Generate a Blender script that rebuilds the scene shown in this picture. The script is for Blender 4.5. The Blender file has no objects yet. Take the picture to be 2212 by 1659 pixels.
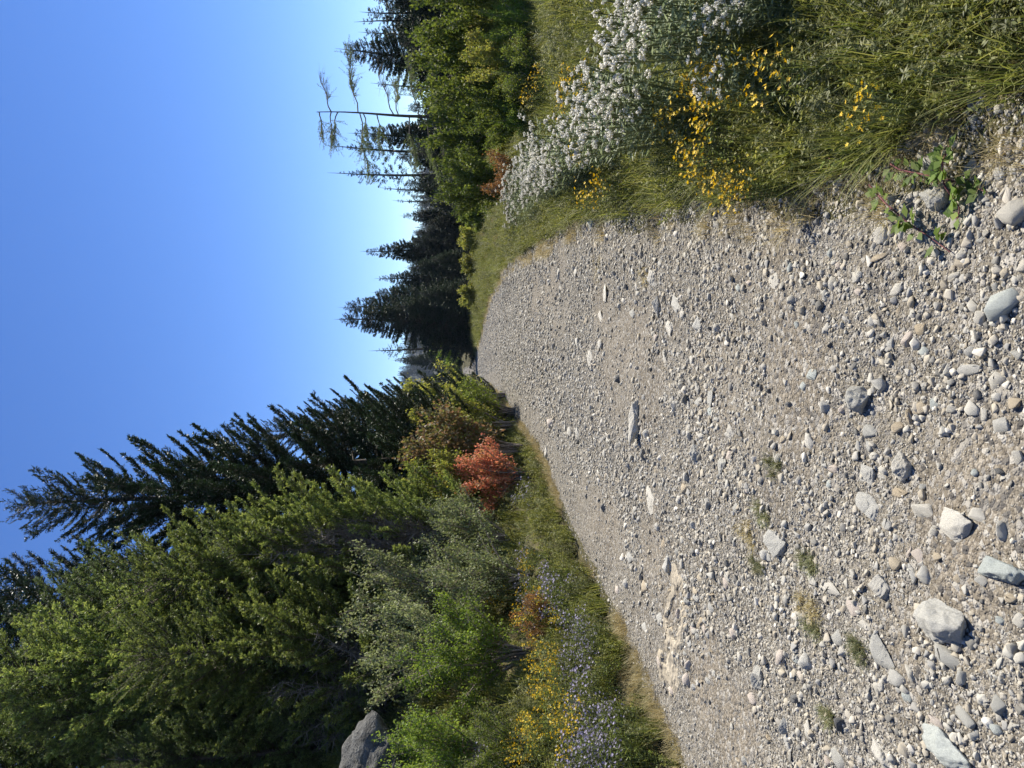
import bpy, math, random
import numpy as np
from mathutils import Matrix, Vector

# ------------------------------------------------------------------ camera, sky, sun, exposure
sc = bpy.context.scene
EYE = 1.6
PITCH = math.atan(121 * 0.000626)
K = 18.0 / 26.0 / 1106.0
cam_d = bpy.data.cameras.new('camera'); cam = bpy.data.objects.new('camera', cam_d)
sc.collection.objects.link(cam); sc.camera = cam
cam_d.sensor_fit = 'HORIZONTAL'; cam_d.sensor_width = 36; cam_d.lens = 26
cam_d.clip_start = 0.05; cam_d.clip_end = 6000
_c, _s = math.cos(PITCH), math.sin(PITCH)
# the photograph was taken with the phone upright and is stored on its side: image right is down
cam.matrix_world = Matrix(((0, 1, 0, 0), (-_s, 0, -_c, 0), (-_c, 0, _s, EYE), (0, 0, 0, 1)))

SUN_EL, SUN_AZ = 50.0, 45.0          # azimuth clockwise from +Y (the way the camera looks)
w = bpy.data.worlds.new("World"); sc.world = w; w.use_nodes = True
nt = w.node_tree; bg = nt.nodes['Background']
sky = nt.nodes.new('ShaderNodeTexSky'); sky.sky_type = 'NISHITA'; sky.sun_disc = False
sky.sun_elevation = math.radians(SUN_EL); sky.sun_rotation = math.radians(SUN_AZ)
sky.altitude = 2500; sky.air_density = 1.0; sky.dust_density = 0.0; sky.ozone_density = 3.0
shs = nt.nodes.new('ShaderNodeHueSaturation'); shs.inputs['Saturation'].default_value = 1.2; shs.inputs['Hue'].default_value = .511; shs.inputs['Value'].default_value = .95
nt.links.new(sky.outputs[0], shs.inputs['Color']); nt.links.new(shs.outputs[0], bg.inputs[0]); bg.inputs[1].default_value = 0.099
sd = bpy.data.lights.new('sun', 'SUN'); sd.energy = 5.0; sd.angle = math.radians(0.5); sd.color = (1, .93, .80)
sun = bpy.data.objects.new('sun', sd); sc.collection.objects.link(sun)
_e, _a = math.radians(SUN_EL), math.radians(SUN_AZ)
SUNV = Vector((math.cos(_e) * math.sin(_a), math.cos(_e) * math.cos(_a), math.sin(_e)))
sun.rotation_euler = SUNV.to_track_quat('Z', 'Y').to_euler()
sc.view_settings.view_transform = 'Standard'; sc.view_settings.look = 'None'
sc.view_settings.gamma = 1; sc.view_settings.exposure = 0.85
cy = sc.cycles
cy.max_bounces = 6; cy.diffuse_bounces = 3; cy.glossy_bounces = 2; cy.transmission_bounces = 4
cy.caustics_reflective = False; cy.caustics_refractive = False
cy.use_adaptive_sampling = True; cy.adaptive_threshold = 0.02; cy.use_denoising = True

C = sc.collection
R = np.random.default_rng(7)
random.seed(7)

# ------------------------------------------------------------------ noise and terrain
def _hash(ix, iy, seed):
    h = (ix.astype(np.int64) * 374761393 + iy.astype(np.int64) * 668265263 + seed * 1442695041) & 0xffffffff
    h = ((h ^ (h >> 13)) * 1274126177) & 0xffffffff
    return ((h ^ (h >> 16)) & 0xffff) / 65535.0
def vnoise(x, y, seed=0):
    x = np.asarray(x, float); y = np.asarray(y, float)
    ix = np.floor(x); iy = np.floor(y); fx = x - ix; fy = y - iy
    fx = fx * fx * (3 - 2 * fx); fy = fy * fy * (3 - 2 * fy)
    a = _hash(ix, iy, seed); b = _hash(ix + 1, iy, seed); c = _hash(ix, iy + 1, seed); d = _hash(ix + 1, iy + 1, seed)
    return (a + (b - a) * fx) * (1 - fy) + (c + (d - c) * fx) * fy - .5
def fbm(x, y, s, o=4, seed=0):
    r = 0; a = 1.
    for i in range(o):
        r = r + a * vnoise(np.asarray(x) * s, np.asarray(y) * s, seed + i); s *= 2.03; a *= .5
    return r
_YS = [-6, 0, 2, 3, 5, 9, 14, 22, 34, 46, 60, 85, 120, 140]
_XL = [-3.3, -3.2, -3.05, -2.95, -2.63, -2.1, -1.25, -.7, -.05, -.1, -.1, .0, .0, -3]
_XR = [.62, .66, .7, .72, 1.1, 1.9, 2.54, 3.5, 3.9, 2.9, 2.1, 1.9, 2.0, 1]
def xL(y): return np.interp(y, _YS, _XL)
def xR(y): return np.interp(y, _YS, _XR)
def sstep(a, b, x):
    t = np.clip((x - a) / (b - a), 0, 1); return t * t * (3 - 2 * t)
def H(x, y):
    x = np.asarray(x, float); y = np.asarray(y, float)
    l = xL(y) + .12 * vnoise(x * .3, y * .9, 5); r = xR(y)
    dl = np.maximum(l - x, 0); dr = np.maximum(x - r, 0)
    fy = np.interp(y, [0, 12, 20, 40, 80, 200], [1, 1, .95, .6, .3, .1])
    bl = .85 * np.maximum(dl - .25, 0)
    bl = np.where(dl > 4.25, 3.4 + (dl - 4.25) * .45, bl)
    bl = np.minimum(bl, 16)
    hr = .06 * sstep(.2, 1.2, dr) + .12 * sstep(.5, 3, dr) * sstep(3, 8, y) - .16 * np.maximum(dr - 4, 0) * sstep(6, 14, y) * (1 - sstep(34, 60, y) * .6)
    hr = np.maximum(hr, -9)
    bank = .12 * sstep(.2, 2.2, dr) * sstep(24, 36, y) * (1 - sstep(80, 110, y)) * (1 - sstep(5, 10, dr))
    road = .5 * sstep(70, 105, y)
    t = np.clip((x - l) / np.maximum(r - l, .1), 0, 1)
    inr = (t > 0) & (t < 1)
    rel = -.05 * np.exp(-((t - .28) / .1) ** 2) - .04 * np.exp(-((t - .78) / .09) ** 2)
    # washed-out gully and rock ledge left of the middle
    z = bl * fy + hr + bank + road + np.where(inr, rel, 0)
    # washed-out step in the left wheel track beside the bedrock
    z = z + .05 * fbm(x, y, .55, 3, 11) + .022 * fbm(x, y, 2.6, 3, 21) * 1.0
    rough = np.where(inr, 1, 1.6)
    z = z + .012 * rough * fbm(x, y, 9, 3, 31)
    off = np.maximum(np.maximum(dl, dr) - 1, 0)
    z = z + .25 * np.minimum(off, 2) * fbm(x, y, .35, 2, 41)
    return z
def Hs(x, y): return float(H(x, y))
def ray(X, Y):
    r = (829.5 - Y) * K; d = (X - 1106) * K
    v = np.array([r, _c - d * _s, -_s - d * _c]); return v
_T = np.geomspace(1.2, 260, 1500)
def cast(X, Y, h=0.0):
    """ground point seen at picture position (X, Y) of the 2212 x 1659 photograph, for something h above the ground"""
    v = ray(X, Y); px = v[0] * _T; py = v[1] * _T; pz = EYE + v[2] * _T
    hit = np.nonzero(pz < H(px, py) + h)[0]
    i = hit[0] if len(hit) else len(_T) - 1
    return float(px[i]), float(py[i])
def at_depth(X, Y, d):
    v = ray(X, Y); t = d / v[1]; return float(v[0] * t), float(d), float(EYE + v[2] * t)

_DIRT = [(cast(2080, 1180), .42, .30, 1.), (cast(2150, 1000), .3, .2, .8), (cast(1960, 1420), .3, .22, .7), (cast(1452, 1300), .35, .3, .9), (cast(1520, 1450), .4, .5, .9), (cast(1590, 1600), .4, .4, .8),
         (cast(1420, 1180), .5, .6, .7), (cast(1720, 800), .5, .35, .6), (cast(1560, 860), .6, .5, .5), (cast(1340, 760), .8, 1.5, .6), (cast(1180, 620), .7, 2.5, .6), (cast(1300, 1130), .4, 1.2, .6)]
def dirt(x, y):
    r = 0
    for (a, b), sx, sy, k in _DIRT: r = np.maximum(r, k * np.exp(-((x - a) / sx) ** 2 - ((y - b) / sy) ** 2))
    return np.clip(r + .35 * fbm(x, y, 2.2, 3, 55) * (r > .05), 0, 1)

# ------------------------------------------------------------------ mesh buffers
def nrm(a): return a / np.maximum(np.linalg.norm(a, axis=-1, keepdims=True), 1e-9)
def rdir(n, r=None):
    a = (r or R).normal(size=(n, 3)); return nrm(a)
class Buf:
    def __init__(s): s.v = []; s.f = []; s.r = []; s.n = 0
    def add(s, v, f, r):
        v = np.asarray(v, float).reshape(-1, 3); s.v.append(v)
        s.f.append(np.asarray(f, np.int64) + s.n)
        r = np.broadcast_to(np.asarray(r, float), (len(v),)); s.r.append(r); s.n += len(v)
    def quads(s, v, r):                       # v: n,4,3  r: n
        n = len(v)
        if n: s.add(v.reshape(-1, 3), np.arange(4 * n).reshape(n, 4), np.repeat(r, 4))
    def mesh(s, name, smooth=False, mat=None):
        me = bpy.data.meshes.new(name)
        V = np.concatenate(s.v); me.vertices.add(len(V)); me.vertices.foreach_set('co', V.astype(np.float32).ravel())
        loops = np.concatenate([f.ravel() for f in s.f])
        tot = np.concatenate([np.full(len(f), f.shape[1]) for f in s.f])
        st = np.concatenate([[0], np.cumsum(tot)[:-1]])
        me.loops.add(len(loops)); me.loops.foreach_set('vertex_index', loops.astype(np.int32))
        me.polygons.add(len(tot)); me.polygons.foreach_set('loop_start', st.astype(np.int32))
        try: me.polygons.foreach_set('loop_total', tot.astype(np.int32))
        except Exception: pass
        a = me.attributes.new('rnd', 'FLOAT', 'POINT'); a.data.foreach_set('value', np.concatenate(s.r).astype(np.float32))
        me.update(calc_edges=True)
        if smooth: me.polygons.foreach_set('use_smooth', np.ones(len(tot), bool))
        if mat: me.materials.append(mat)
        return me
def leaves(buf, P, D, N, L, W, r, fold=.15):
    S = nrm(np.cross(D, N)); L = np.asarray(L).reshape(-1, 1); W = np.asarray(W).reshape(-1, 1)
    N2 = nrm(np.cross(S, D))
    q = np.stack([P, P + D * L * .45 + S * W * .5 + N2 * W * fold, P + D * L, P + D * L * .45 - S * W * .5 + N2 * W * fold], 1)
    buf.quads(q, np.broadcast_to(r, (len(P),)))
def tube(buf, pts, rad, n=6, r=.5):
    pts = np.asarray(pts, float); rad = np.asarray(rad, float); m = len(pts)
    t = np.gradient(pts, axis=0); t = nrm(t)
    ref = np.array([0, 0, 1.]) if abs(t[0][2]) < .9 else np.array([1., 0, 0])
    a = nrm(np.cross(t, ref)); b = np.cross(t, a)
    ang = np.arange(n) / n * 2 * np.pi
    v = pts[:, None] + rad[:, None, None] * (a[:, None] * np.cos(ang)[None, :, None] + b[:, None] * np.sin(ang)[None, :, None])
    i = np.arange(m - 1)[:, None] * n; j = np.arange(n)[None]; k = (j + 1) % n
    f = np.stack([i + j, i + k, i + n + k, i + n + j], -1).reshape(-1, 4)
    buf.add(v.reshape(-1, 3), f, r)
def twigs(buf, A, B, ra, rb, r=.5):           # many straight three-sided twigs at once
    if not len(A): return
    t = nrm(B - A); ref = np.where(np.abs(t[:, 2:3]) < .9, [[0, 0, 1.]], [[1., 0, 0]])
    a = nrm(np.cross(t, ref)); b = np.cross(t, a); n = len(A)
    ang = np.arange(3) / 3 * 2 * np.pi
    ra = np.broadcast_to(ra, (n,))[:, None, None]; rb = np.broadcast_to(rb, (n,))[:, None, None]
    o = a[:, None] * np.cos(ang)[None, :, None] + b[:, None] * np.sin(ang)[None, :, None]
    v = np.concatenate([A[:, None] + o * ra, B[:, None] + o * rb], 1)
    base = np.arange(n)[:, None, None] * 6
    f = np.array([[0, 1, 4, 3], [1, 2, 5, 4], [2, 0, 3, 5]])[None] + base
    buf.add(v.reshape(-1, 3), f.reshape(-1, 4), r)
def blades(buf, P, az, h, bend, wd, r):       # grass blades: two quads and a tip
    n = len(P); d = np.stack([np.cos(az), np.sin(az), np.zeros(n)], 1); s = np.stack([-np.sin(az), np.cos(az), np.zeros(n)], 1)
    up = np.array([[0, 0, 1.]]); h = h[:, None]; bend = bend[:, None]; wd = wd[:, None]
    def p(t): return P + up * h * (t - .35 * bend * t * t) + d * h * bend * t * t * .9
    v = np.stack([p(0) - s * wd, p(0) + s * wd, p(.4) + s * wd * .8, p(.4) - s * wd * .8, p(.75) + s * wd * .5, p(.75) - s * wd * .5, p(1.)], 1)
    b = np.arange(n)[:, None] * 7
    buf.add(v.reshape(-1, 3), np.concatenate([np.array([[0, 1, 2, 3]]) + b, np.array([[3, 2, 4, 5]]) + b]), np.repeat(r, 7))
    buf.f.append(np.array([[5, 4, 6]]) + b + buf.n - 7 * n)

# ------------------------------------------------------------------ materials
def ramp(nt, cols, inp, pos=None):
    n = nt.nodes.new('ShaderNodeValToRGB'); e = n.color_ramp.elements
    k = len(cols)
    while len(e) < k: e.new(.5)
    for i, c in enumerate(cols): e[i].position = pos[i] if pos else i / max(k - 1, 1); e[i].color = (*c, 1)
    nt.links.new(inp, n.inputs[0]); return n.outputs[0]
def nmat(name):
    m = bpy.data.materials.new(name); m.use_nodes = True; t = m.node_tree
    return m, t, t.nodes['Principled BSDF'], t.nodes['Material Output']
def leafmat(name, cols, trans=.35, rough=.55, spec=.35, objvar=.25, tcol=1.5, pos=None):
    m, t, p, o = nmat(name); L = t.links.new
    a = t.nodes.new('ShaderNodeAttribute'); a.attribute_name = 'rnd'
    c = ramp(t, cols, a.outputs['Fac'], pos)
    oi = t.nodes.new('ShaderNodeObjectInfo'); hs = t.nodes.new('ShaderNodeHueSaturation')
    mr = t.nodes.new('ShaderNodeMapRange'); mr.inputs[3].default_value = 1 - objvar; mr.inputs[4].default_value = 1 + objvar
    L(oi.outputs['Random'], mr.inputs[0]); L(mr.outputs[0], hs.inputs['Value']); L(c, hs.inputs['Color'])
    L(hs.outputs[0], p.inputs['Base Color']); p.inputs['Roughness'].default_value = rough
    p.inputs['Specular IOR Level'].default_value = spec
    tr = t.nodes.new('ShaderNodeBsdfTranslucent'); h2 = t.nodes.new('ShaderNodeHueSaturation')
    h2.inputs['Value'].default_value = tcol; h2.inputs['Hue'].default_value = .485; h2.inputs['Saturation'].default_value = 1.1
    L(hs.outputs[0], h2.inputs['Color']); L(h2.outputs[0], tr.inputs[0])
    mx = t.nodes.new('ShaderNodeMixShader'); mx.inputs[0].default_value = trans
    L(p.outputs[0], mx.inputs[1]); L(tr.outputs[0], mx.inputs[2]); L(mx.outputs[0], o.inputs[0]); return m
def barkmat(name, c1, c2, sc_=14):
    m, t, p, o = nmat(name); L = t.links.new
    g = t.nodes.new('ShaderNodeTexCoord'); n = t.nodes.new('ShaderNodeTexNoise'); n.inputs['Scale'].default_value = sc_; n.inputs['Detail'].default_value = 5
    L(g.outputs['Object'], n.inputs['Vector']); L(ramp(t, [c1, c2], n.outputs[0], [.35, .65]), p.inputs['Base Color'])
    p.inputs['Roughness'].default_value = .9; b = t.nodes.new('ShaderNodeBump'); b.inputs['Strength'].default_value = .6; b.inputs['Distance'].default_value = .02
    L(n.outputs[0], b.inputs['Height']); L(b.outputs[0], p.inputs['Normal']); return m
def stonemat(name, cols, var=.25, obj=True, scale=18, bd=.004):
    m, t, p, o = nmat(name); L = t.links.new
    g = t.nodes.new('ShaderNodeTexCoord'); oi = t.nodes.new('ShaderNodeObjectInfo')
    mp = t.nodes.new('ShaderNodeVectorMath'); mp.operation = 'ADD'; L(g.outputs['Object'], mp.inputs[0]); L(oi.outputs['Location'], mp.inputs[1])
    base = ramp(t, cols, oi.outputs['Random'])
    n = t.nodes.new('ShaderNodeTexNoise'); n.inputs['Scale'].default_value = scale; n.inputs['Detail'].default_value = 8; n.inputs['Roughness'].default_value = .65
    L(mp.outputs[0], n.inputs['Vector'])
    n2 = t.nodes.new('ShaderNodeTexNoise'); n2.inputs['Scale'].default_value = scale * 5; n2.inputs['Detail'].default_value = 4; L(mp.outputs[0], n2.inputs['Vector'])
    mr = t.nodes.new('ShaderNodeMapRange'); mr.inputs[1].default_value = .3; mr.inputs[2].default_value = .7; mr.inputs[3].default_value = 1 - var; mr.inputs[4].default_value = 1 + var
    L(n.outputs[0], mr.inputs[0])
    m2 = t.nodes.new('ShaderNodeMapRange'); m2.inputs[1].default_value = .35; m2.inputs[2].default_value = .65; m2.inputs[3].default_value = .86; m2.inputs[4].default_value = 1.1
    L(n2.outputs[0], m2.inputs[0])
    mu = t.nodes.new('ShaderNodeMath'); mu.operation = 'MULTIPLY'; L(mr.outputs[0], mu.inputs[0]); L(m2.outputs[0], mu.inputs[1])
    hs = t.nodes.new('ShaderNodeHueSaturation'); L(base, hs.inputs['Color']); L(mu.outputs[0], hs.inputs['Value']); L(hs.outputs[0], p.inputs['Base Color'])
    p.inputs['Roughness'].default_value = .85; p.inputs['Specular IOR Level'].default_value = .25
    b = t.nodes.new('ShaderNodeBump'); b.inputs['Strength'].default_value = .8; b.inputs['Distance'].default_value = bd
    ad = t.nodes.new('ShaderNodeMath'); ad.operation = 'ADD'; L(n.outputs[0], ad.inputs[0]); L(n2.outputs[0], ad.inputs[1])
    L(ad.outputs[0], b.inputs['Height']); L(b.outputs[0], p.inputs['Normal']); return m

M = {}
M['gravel'] = stonemat('loose_stone', [(.15, .145, .13), (.32, .305, .265), (.46, .44, .38), (.30, .295, .275), (.44, .40, .32), (.34, .30, .23), (.62, .59, .52)], .15, bd=.0006)
M['pale'] = stonemat('pale_stone', [(.46, .44, .385), (.56, .535, .47)])
M['blue'] = stonemat('blue_grey_stone', [(.36, .39, .37), (.43, .455, .425)])
M['grey'] = stonemat('grey_stone', [(.37, .365, .33), (.46, .45, .41)])
M['tan'] = stonemat('tan_stone', [(.40, .33, .23), (.46, .40, .30)])
M['pink'] = stonemat('pinkish_stone', [(.46, .40, .34), (.52, .46, .40)])
M['dark'] = stonemat('dark_stone', [(.13, .13, .125), (.2, .2, .19)])
M['bark'] = barkmat('bark', (.05, .04, .03), (.11, .09, .07))
M['twig'] = barkmat('twig', (.16, .13, .10), (.28, .24, .2), 40)
M['greywood'] = barkmat('grey_wood', (.10, .085, .075), (.19, .17, .15), 30)
M['stem'] = leafmat('green_stem', [(.10, .13, .04), (.2, .2, .08)], .1)
M['redstem'] = barkmat('red_stem', (.12, .04, .045), (.2, .07, .07), 40)
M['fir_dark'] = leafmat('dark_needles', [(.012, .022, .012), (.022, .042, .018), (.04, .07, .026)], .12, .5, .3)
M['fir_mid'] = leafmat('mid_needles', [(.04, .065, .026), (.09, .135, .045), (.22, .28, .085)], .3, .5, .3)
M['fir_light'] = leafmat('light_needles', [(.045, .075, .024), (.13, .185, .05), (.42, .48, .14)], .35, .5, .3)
M['fir_ridge'] = leafmat('ridge_needles', [(.012, .02, .016), (.02, .032, .022)], .02)

# ------------------------------------------------------------------ object helpers
def tag(o, label=None, cat=None, group=None, kind=None):
    if label: o['label'] = label
    if cat: o['category'] = cat
    if group: o['group'] = group
    if kind: o['kind'] = kind
    return o
def link(name, me, parent=None):
    o = bpy.data.objects.new(name, me); C.objects.link(o)
    if parent: o.parent = parent
    return o
def thing(name, parts, loc, rz=0, s=1, label='', cat='', group=None):
    """an Empty at the base with one mesh child per part; parts = [(part_name, mesh)]"""
    e = bpy.data.objects.new(name, None); C.objects.link(e); e.empty_display_size = .1
    e.location = loc; e.rotation_euler = (0, 0, rz)
    e.scale = (s, s, s) if np.isscalar(s) else s
    tag(e, label, cat, group)
    for pn, me in parts: link(pn, me, e)
    return e

# ------------------------------------------------------------------ ground and road, one height field split along the road's edges
def spaced(a, b, d0, g):
    r = [a]; d = d0
    while r[-1] < b: r.append(r[-1] + d); d *= g
    return r
ys = list(np.arange(-3, .9, .3)) + list(np.arange(.9, 8, .022)) + spaced(8, 3500, .023, 1.0135)
xr = list(np.arange(0, 3.6, .024)) + spaced(3.6, 2600, .026, 1.032)
xs = np.array([-a for a in xr[::-1][:-1]] + xr) - .8
ys = np.array(ys)
GX, GY = np.meshgrid(xs, ys)
GZ = H(GX, GY)
far = sstep(150, 500, GY) + sstep(60, 200, np.abs(GX))
GZ = np.where(far > 0, GZ * (1 - np.clip(far, 0, 1)) - 3 * np.clip(far, 0, 1), GZ)
nx, ny = len(xs), len(ys)
print('ground grid', nx, ny)
idx = np.arange(nx * ny).reshape(ny, nx)
F = np.stack([idx[:-1, :-1], idx[:-1, 1:], idx[1:, 1:], idx[1:, :-1]], -1).reshape(-1, 4)
fx = (GX[:-1, :-1] + GX[1:, 1:]).ravel() / 2; fy_ = (GY[:-1, :-1] + GY[1:, 1:]).ravel() / 2
wob = .16 * fbm(fx, fy_, 1.3, 3, 77)
onroad = (fx > xL(fy_) + wob) & (fx < xR(fy_) + wob) & (fy_ < 135)
ALLV = np.stack([GX.ravel(), GY.ravel(), GZ.ravel()], 1)
def sub(name, mask, mat):
    f = F[mask]; u, inv = np.unique(f, return_inverse=True)
    b = Buf(); b.add(ALLV[u], inv.reshape(-1, 4), dirt(ALLV[u][:, 0], ALLV[u][:, 1]) if name == 'gravel_road' else .5)
    return tag(link(name, b.mesh(name, True, mat)), kind='structure')
def groundmat(name, road):
    m, t, p, o = nmat(name); L = t.links.new
    g = t.nodes.new('ShaderNodeNewGeometry')
    def noise(s, d=4, r=.55):
        n = t.nodes.new('ShaderNodeTexNoise'); n.inputs['Scale'].default_value = s; n.inputs['Detail'].default_value = d; n.inputs['Roughness'].default_value = r
        L(g.outputs['Position'], n.inputs['Vector']); return n.outputs[0]
    def vor(s, out='Color', f='F1'):
        n = t.nodes.new('ShaderNodeTexVoronoi'); n.inputs['Scale'].default_value = s; n.feature = f
        L(g.outputs['Position'], n.inputs['Vector']); return n.outputs[out]
    def mix(f, a, b, mode='MIX'):
        n = t.nodes.new('ShaderNodeMix'); n.data_type = 'RGBA'; n.blend_type = mode
        if hasattr(f, 'links') or hasattr(f, 'is_linked'): L(f, n.inputs[0])
        else: n.inputs[0].default_value = f
        for s_, v in ((6, a), (7, b)):
            if isinstance(v, tuple): n.inputs[s_].default_value = (*v, 1)
            else: L(v, n.inputs[s_])
        return n.outputs[2]
    if road:
        c = ramp(t, [(.105, .088, .066), (.16, .14, .108), (.205, .188, .153), (.17, .16, .143)], noise(.9, 5), [.3, .42, .55, .68])
        at = t.nodes.new('ShaderNodeAttribute'); at.attribute_name = 'rnd'
        c = mix(at.outputs['Fac'], c, ramp(t, [(.17, .138, .10), (.31, .26, .195)], noise(3, 5), [.35, .65]))
        # single small grains, each with a colour of its own
        sepn = t.nodes.new('ShaderNodeSeparateColor'); L(vor(120), sepn.inputs[0])
        grain = ramp(t, [(.04, .037, .032), (.14, .127, .105), (.22, .20, .165), (.40, .37, .32)], sepn.outputs[0])
        c = mix(.55, c, grain)
        sep2 = t.nodes.new('ShaderNodeSeparateColor'); L(vor(45), sep2.inputs[0])
        grain2 = ramp(t, [(.08, .075, .07), (.24, .225, .2), (.38, .36, .32)], sep2.outputs[1])
        f2 = ramp(t, [(0, 0, 0), (1, 1, 1)], sep2.outputs[0], [.62, .66])
        c = mix(f2, c, grain2)
    else:
        c = ramp(t, [(.045, .04, .022), (.09, .08, .04), (.15, .13, .075)], noise(6, 6), [.35, .5, .65])
        c = mix(.5, c, ramp(t, [(.04, .045, .02), (.11, .10, .05)], noise(1.2, 3), [.4, .6]))
    L(c, p.inputs['Base Color']); p.inputs['Roughness'].default_value = .95; p.inputs['Specular IOR Level'].default_value = .1
    b1 = t.nodes.new('ShaderNodeBump'); b1.invert = True; b1.inputs['Strength'].default_value = .8; b1.inputs['Distance'].default_value = .014
    L(vor(45, 'Distance'), b1.inputs['Height'])
    b2 = t.nodes.new('ShaderNodeBump'); b2.invert = True; b2.inputs['Strength'].default_value = .8; b2.inputs['Distance'].default_value = .006
    L(vor(120, 'Distance'), b2.inputs['Height']); L(b1.outputs[0], b2.inputs['Normal'])
    L(b2.outputs[0], p.inputs['Normal']); return m
sub('gravel_road', onroad, groundmat('gravel_track', True))
sub('ground', ~onroad, groundmat('soil', False))

# ------------------------------------------------------------------ scatter for the uncountable
SRC = {}
def source(key, meshes):
    col = bpy.data.collections.new(key + '_source')
    for i, me in enumerate(meshes):
        o = bpy.data.objects.new('%s_source_%02d' % (key, i), me); col.objects.link(o)
    SRC[key] = col
def scatter(name, key, P, rot, scl, ix, label, cat):
    me = bpy.data.meshes.new(name); me.vertices.add(len(P)); me.vertices.foreach_set('co', P.astype(np.float32).ravel())
    for an, ty, f, d in (('rot', 'FLOAT_VECTOR', 'vector', rot), ('scl', 'FLOAT_VECTOR', 'vector', scl)):
        a = me.attributes.new(an, ty, 'POINT'); a.data.foreach_set(f, d.astype(np.float32).ravel())
    a = me.attributes.new('ix', 'INT', 'POINT'); a.data.foreach_set('value', ix.astype(np.int32))
    me.update()
    o = link(name, me); tag(o, label, cat, None, 'stuff')
    g = bpy.data.node_groups.new(name, 'GeometryNodeTree')
    g.interface.new_socket('Geometry', in_out='INPUT', socket_type='NodeSocketGeometry')
    g.interface.new_socket('Geometry', in_out='OUTPUT', socket_type='NodeSocketGeometry')
    N = g.nodes.new; L = g.links.new
    i = N('NodeGroupInput'); out = N('NodeGroupOutput'); ip = N('GeometryNodeInstanceOnPoints'); ci = N('GeometryNodeCollectionInfo')
    ci.inputs['Collection'].default_value = SRC[key]; ci.inputs['Separate Children'].default_value = True; ci.inputs['Reset Children'].default_value = True
    def attr(n_, ty):
        a = N('GeometryNodeInputNamedAttribute'); a.data_type = ty; a.inputs['Name'].default_value = n_; return a.outputs[0]
    e2r = N('FunctionNodeEulerToRotation'); L(attr('rot', 'FLOAT_VECTOR'), e2r.inputs[0])
    L(i.outputs[0], ip.inputs['Points']); L(ci.outputs[0], ip.inputs['Instance']); ip.inputs['Pick Instance'].default_value = True
    L(attr('ix', 'INT'), ip.inputs['Instance Index']); L(e2r.outputs[0], ip.inputs['Rotation']); L(attr('scl', 'FLOAT_VECTOR'), ip.inputs['Scale'])
    L(ip.outputs[0], out.inputs[0])
    md = o.modifiers.new('scatter', 'NODES'); md.node_group = g
    return o

# ------------------------------------------------------------------ stones
def ico(sub_):
    import bmesh
    bm = bmesh.new(); bmesh.ops.create_icosphere(bm, subdivisions=sub_, radius=1)
    v = np.array([p.co[:] for p in bm.verts]); f = np.array([[q.index for q in p.verts] for p in bm.faces]); bm.free(); return nrm(v), f
ICO = {k: ico(k) for k in (2, 3, 5)}
def n3(v, s, seed):
    return (vnoise(v[:, 0] * s + 3.1 * v[:, 2] * s, v[:, 1] * s + 9, seed) + vnoise(v[:, 1] * s - 2.3 * v[:, 2] * s, v[:, 2] * s + 4, seed + 1) + vnoise(v[:, 2] * s, v[:, 0] * s + 1.7 * v[:, 1] * s, seed + 2)) / 1.5
def rock_mesh(name, seed, lvl, mat, planes=12, rough=.05, soft=.0, smooth=True, da=.45, db=.85):
    import bmesh
    r = np.random.default_rng(seed); v, f = ICO[lvl]
    bm = bmesh.new()
    for q in nrm(r.normal(size=(planes, 3))) * r.uniform(.7, 1, (planes, 1)): bm.verts.new(q)
    for q in nrm(np.array([[1, .2, .3], [-1, .1, -.2], [.2, 1, -.1], [-.1, -1, .2], [0, .2, 1], [.1, 0, -1.]]) + r.normal(0, .35, (6, 3))): bm.verts.new(q * r.uniform(.75, 1))
    bmesh.ops.convex_hull(bm, input=bm.verts); bm.normal_update()
    n = np.array([q.normal[:] for q in bm.faces]); d = np.array([abs(q.normal.dot(q.verts[0].co)) for q in bm.faces]); bm.free()
    n = n * np.sign((n * 1).sum(1, keepdims=True) * 0 + 1)
    dot = v @ n.T; rr = np.where(dot > .05, d / np.maximum(dot, .05), 9).min(1); rr = np.minimum(rr, 1.05)
    rr = rr * (1 + rough * 1.6 * n3(v, 1.3, seed + 3))
    rr = rr + rough * n3(v, 2.5, seed) + rough * .5 * n3(v, 6, seed + 5)
    if lvl >= 5: rr = rr + rough * .45 * n3(v, 14, seed + 9) + rough * .25 * n3(v, 30, seed + 12)
    p = v * rr[:, None]
    p = p / np.abs(p).max(0)
    b = Buf(); b.add(p, f, .5); return b.mesh(name, smooth, mat)
def chip_mesh(name, seed, mat, npt=15):
    import bmesh
    r = np.random.default_rng(seed); bm = bmesh.new()
    for q in nrm(r.normal(size=(npt, 3))) * r.uniform(.75, 1, (npt, 1)) * [1, 1, .9]: bm.verts.new(q)
    bmesh.ops.convex_hull(bm, input=bm.verts); bmesh.ops.bevel(bm, geom=bm.edges[:] + bm.verts[:], offset=.06, segments=1, affect='EDGES')
    bmesh.ops.triangulate(bm, faces=bm.faces)
    bm.verts.index_update(); v = np.array([p.co[:] for p in bm.verts]); f = np.array([[q.index for q in p.verts] for p in bm.faces]); bm.free()
    b = Buf(); b.add(v / np.abs(v).max(0), f, .5); return b.mesh(name, False, mat)
source('gravel', [chip_mesh('gravel_stone', 100 + i, M['gravel'], 9 + i % 6) for i in range(16)])
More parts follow.
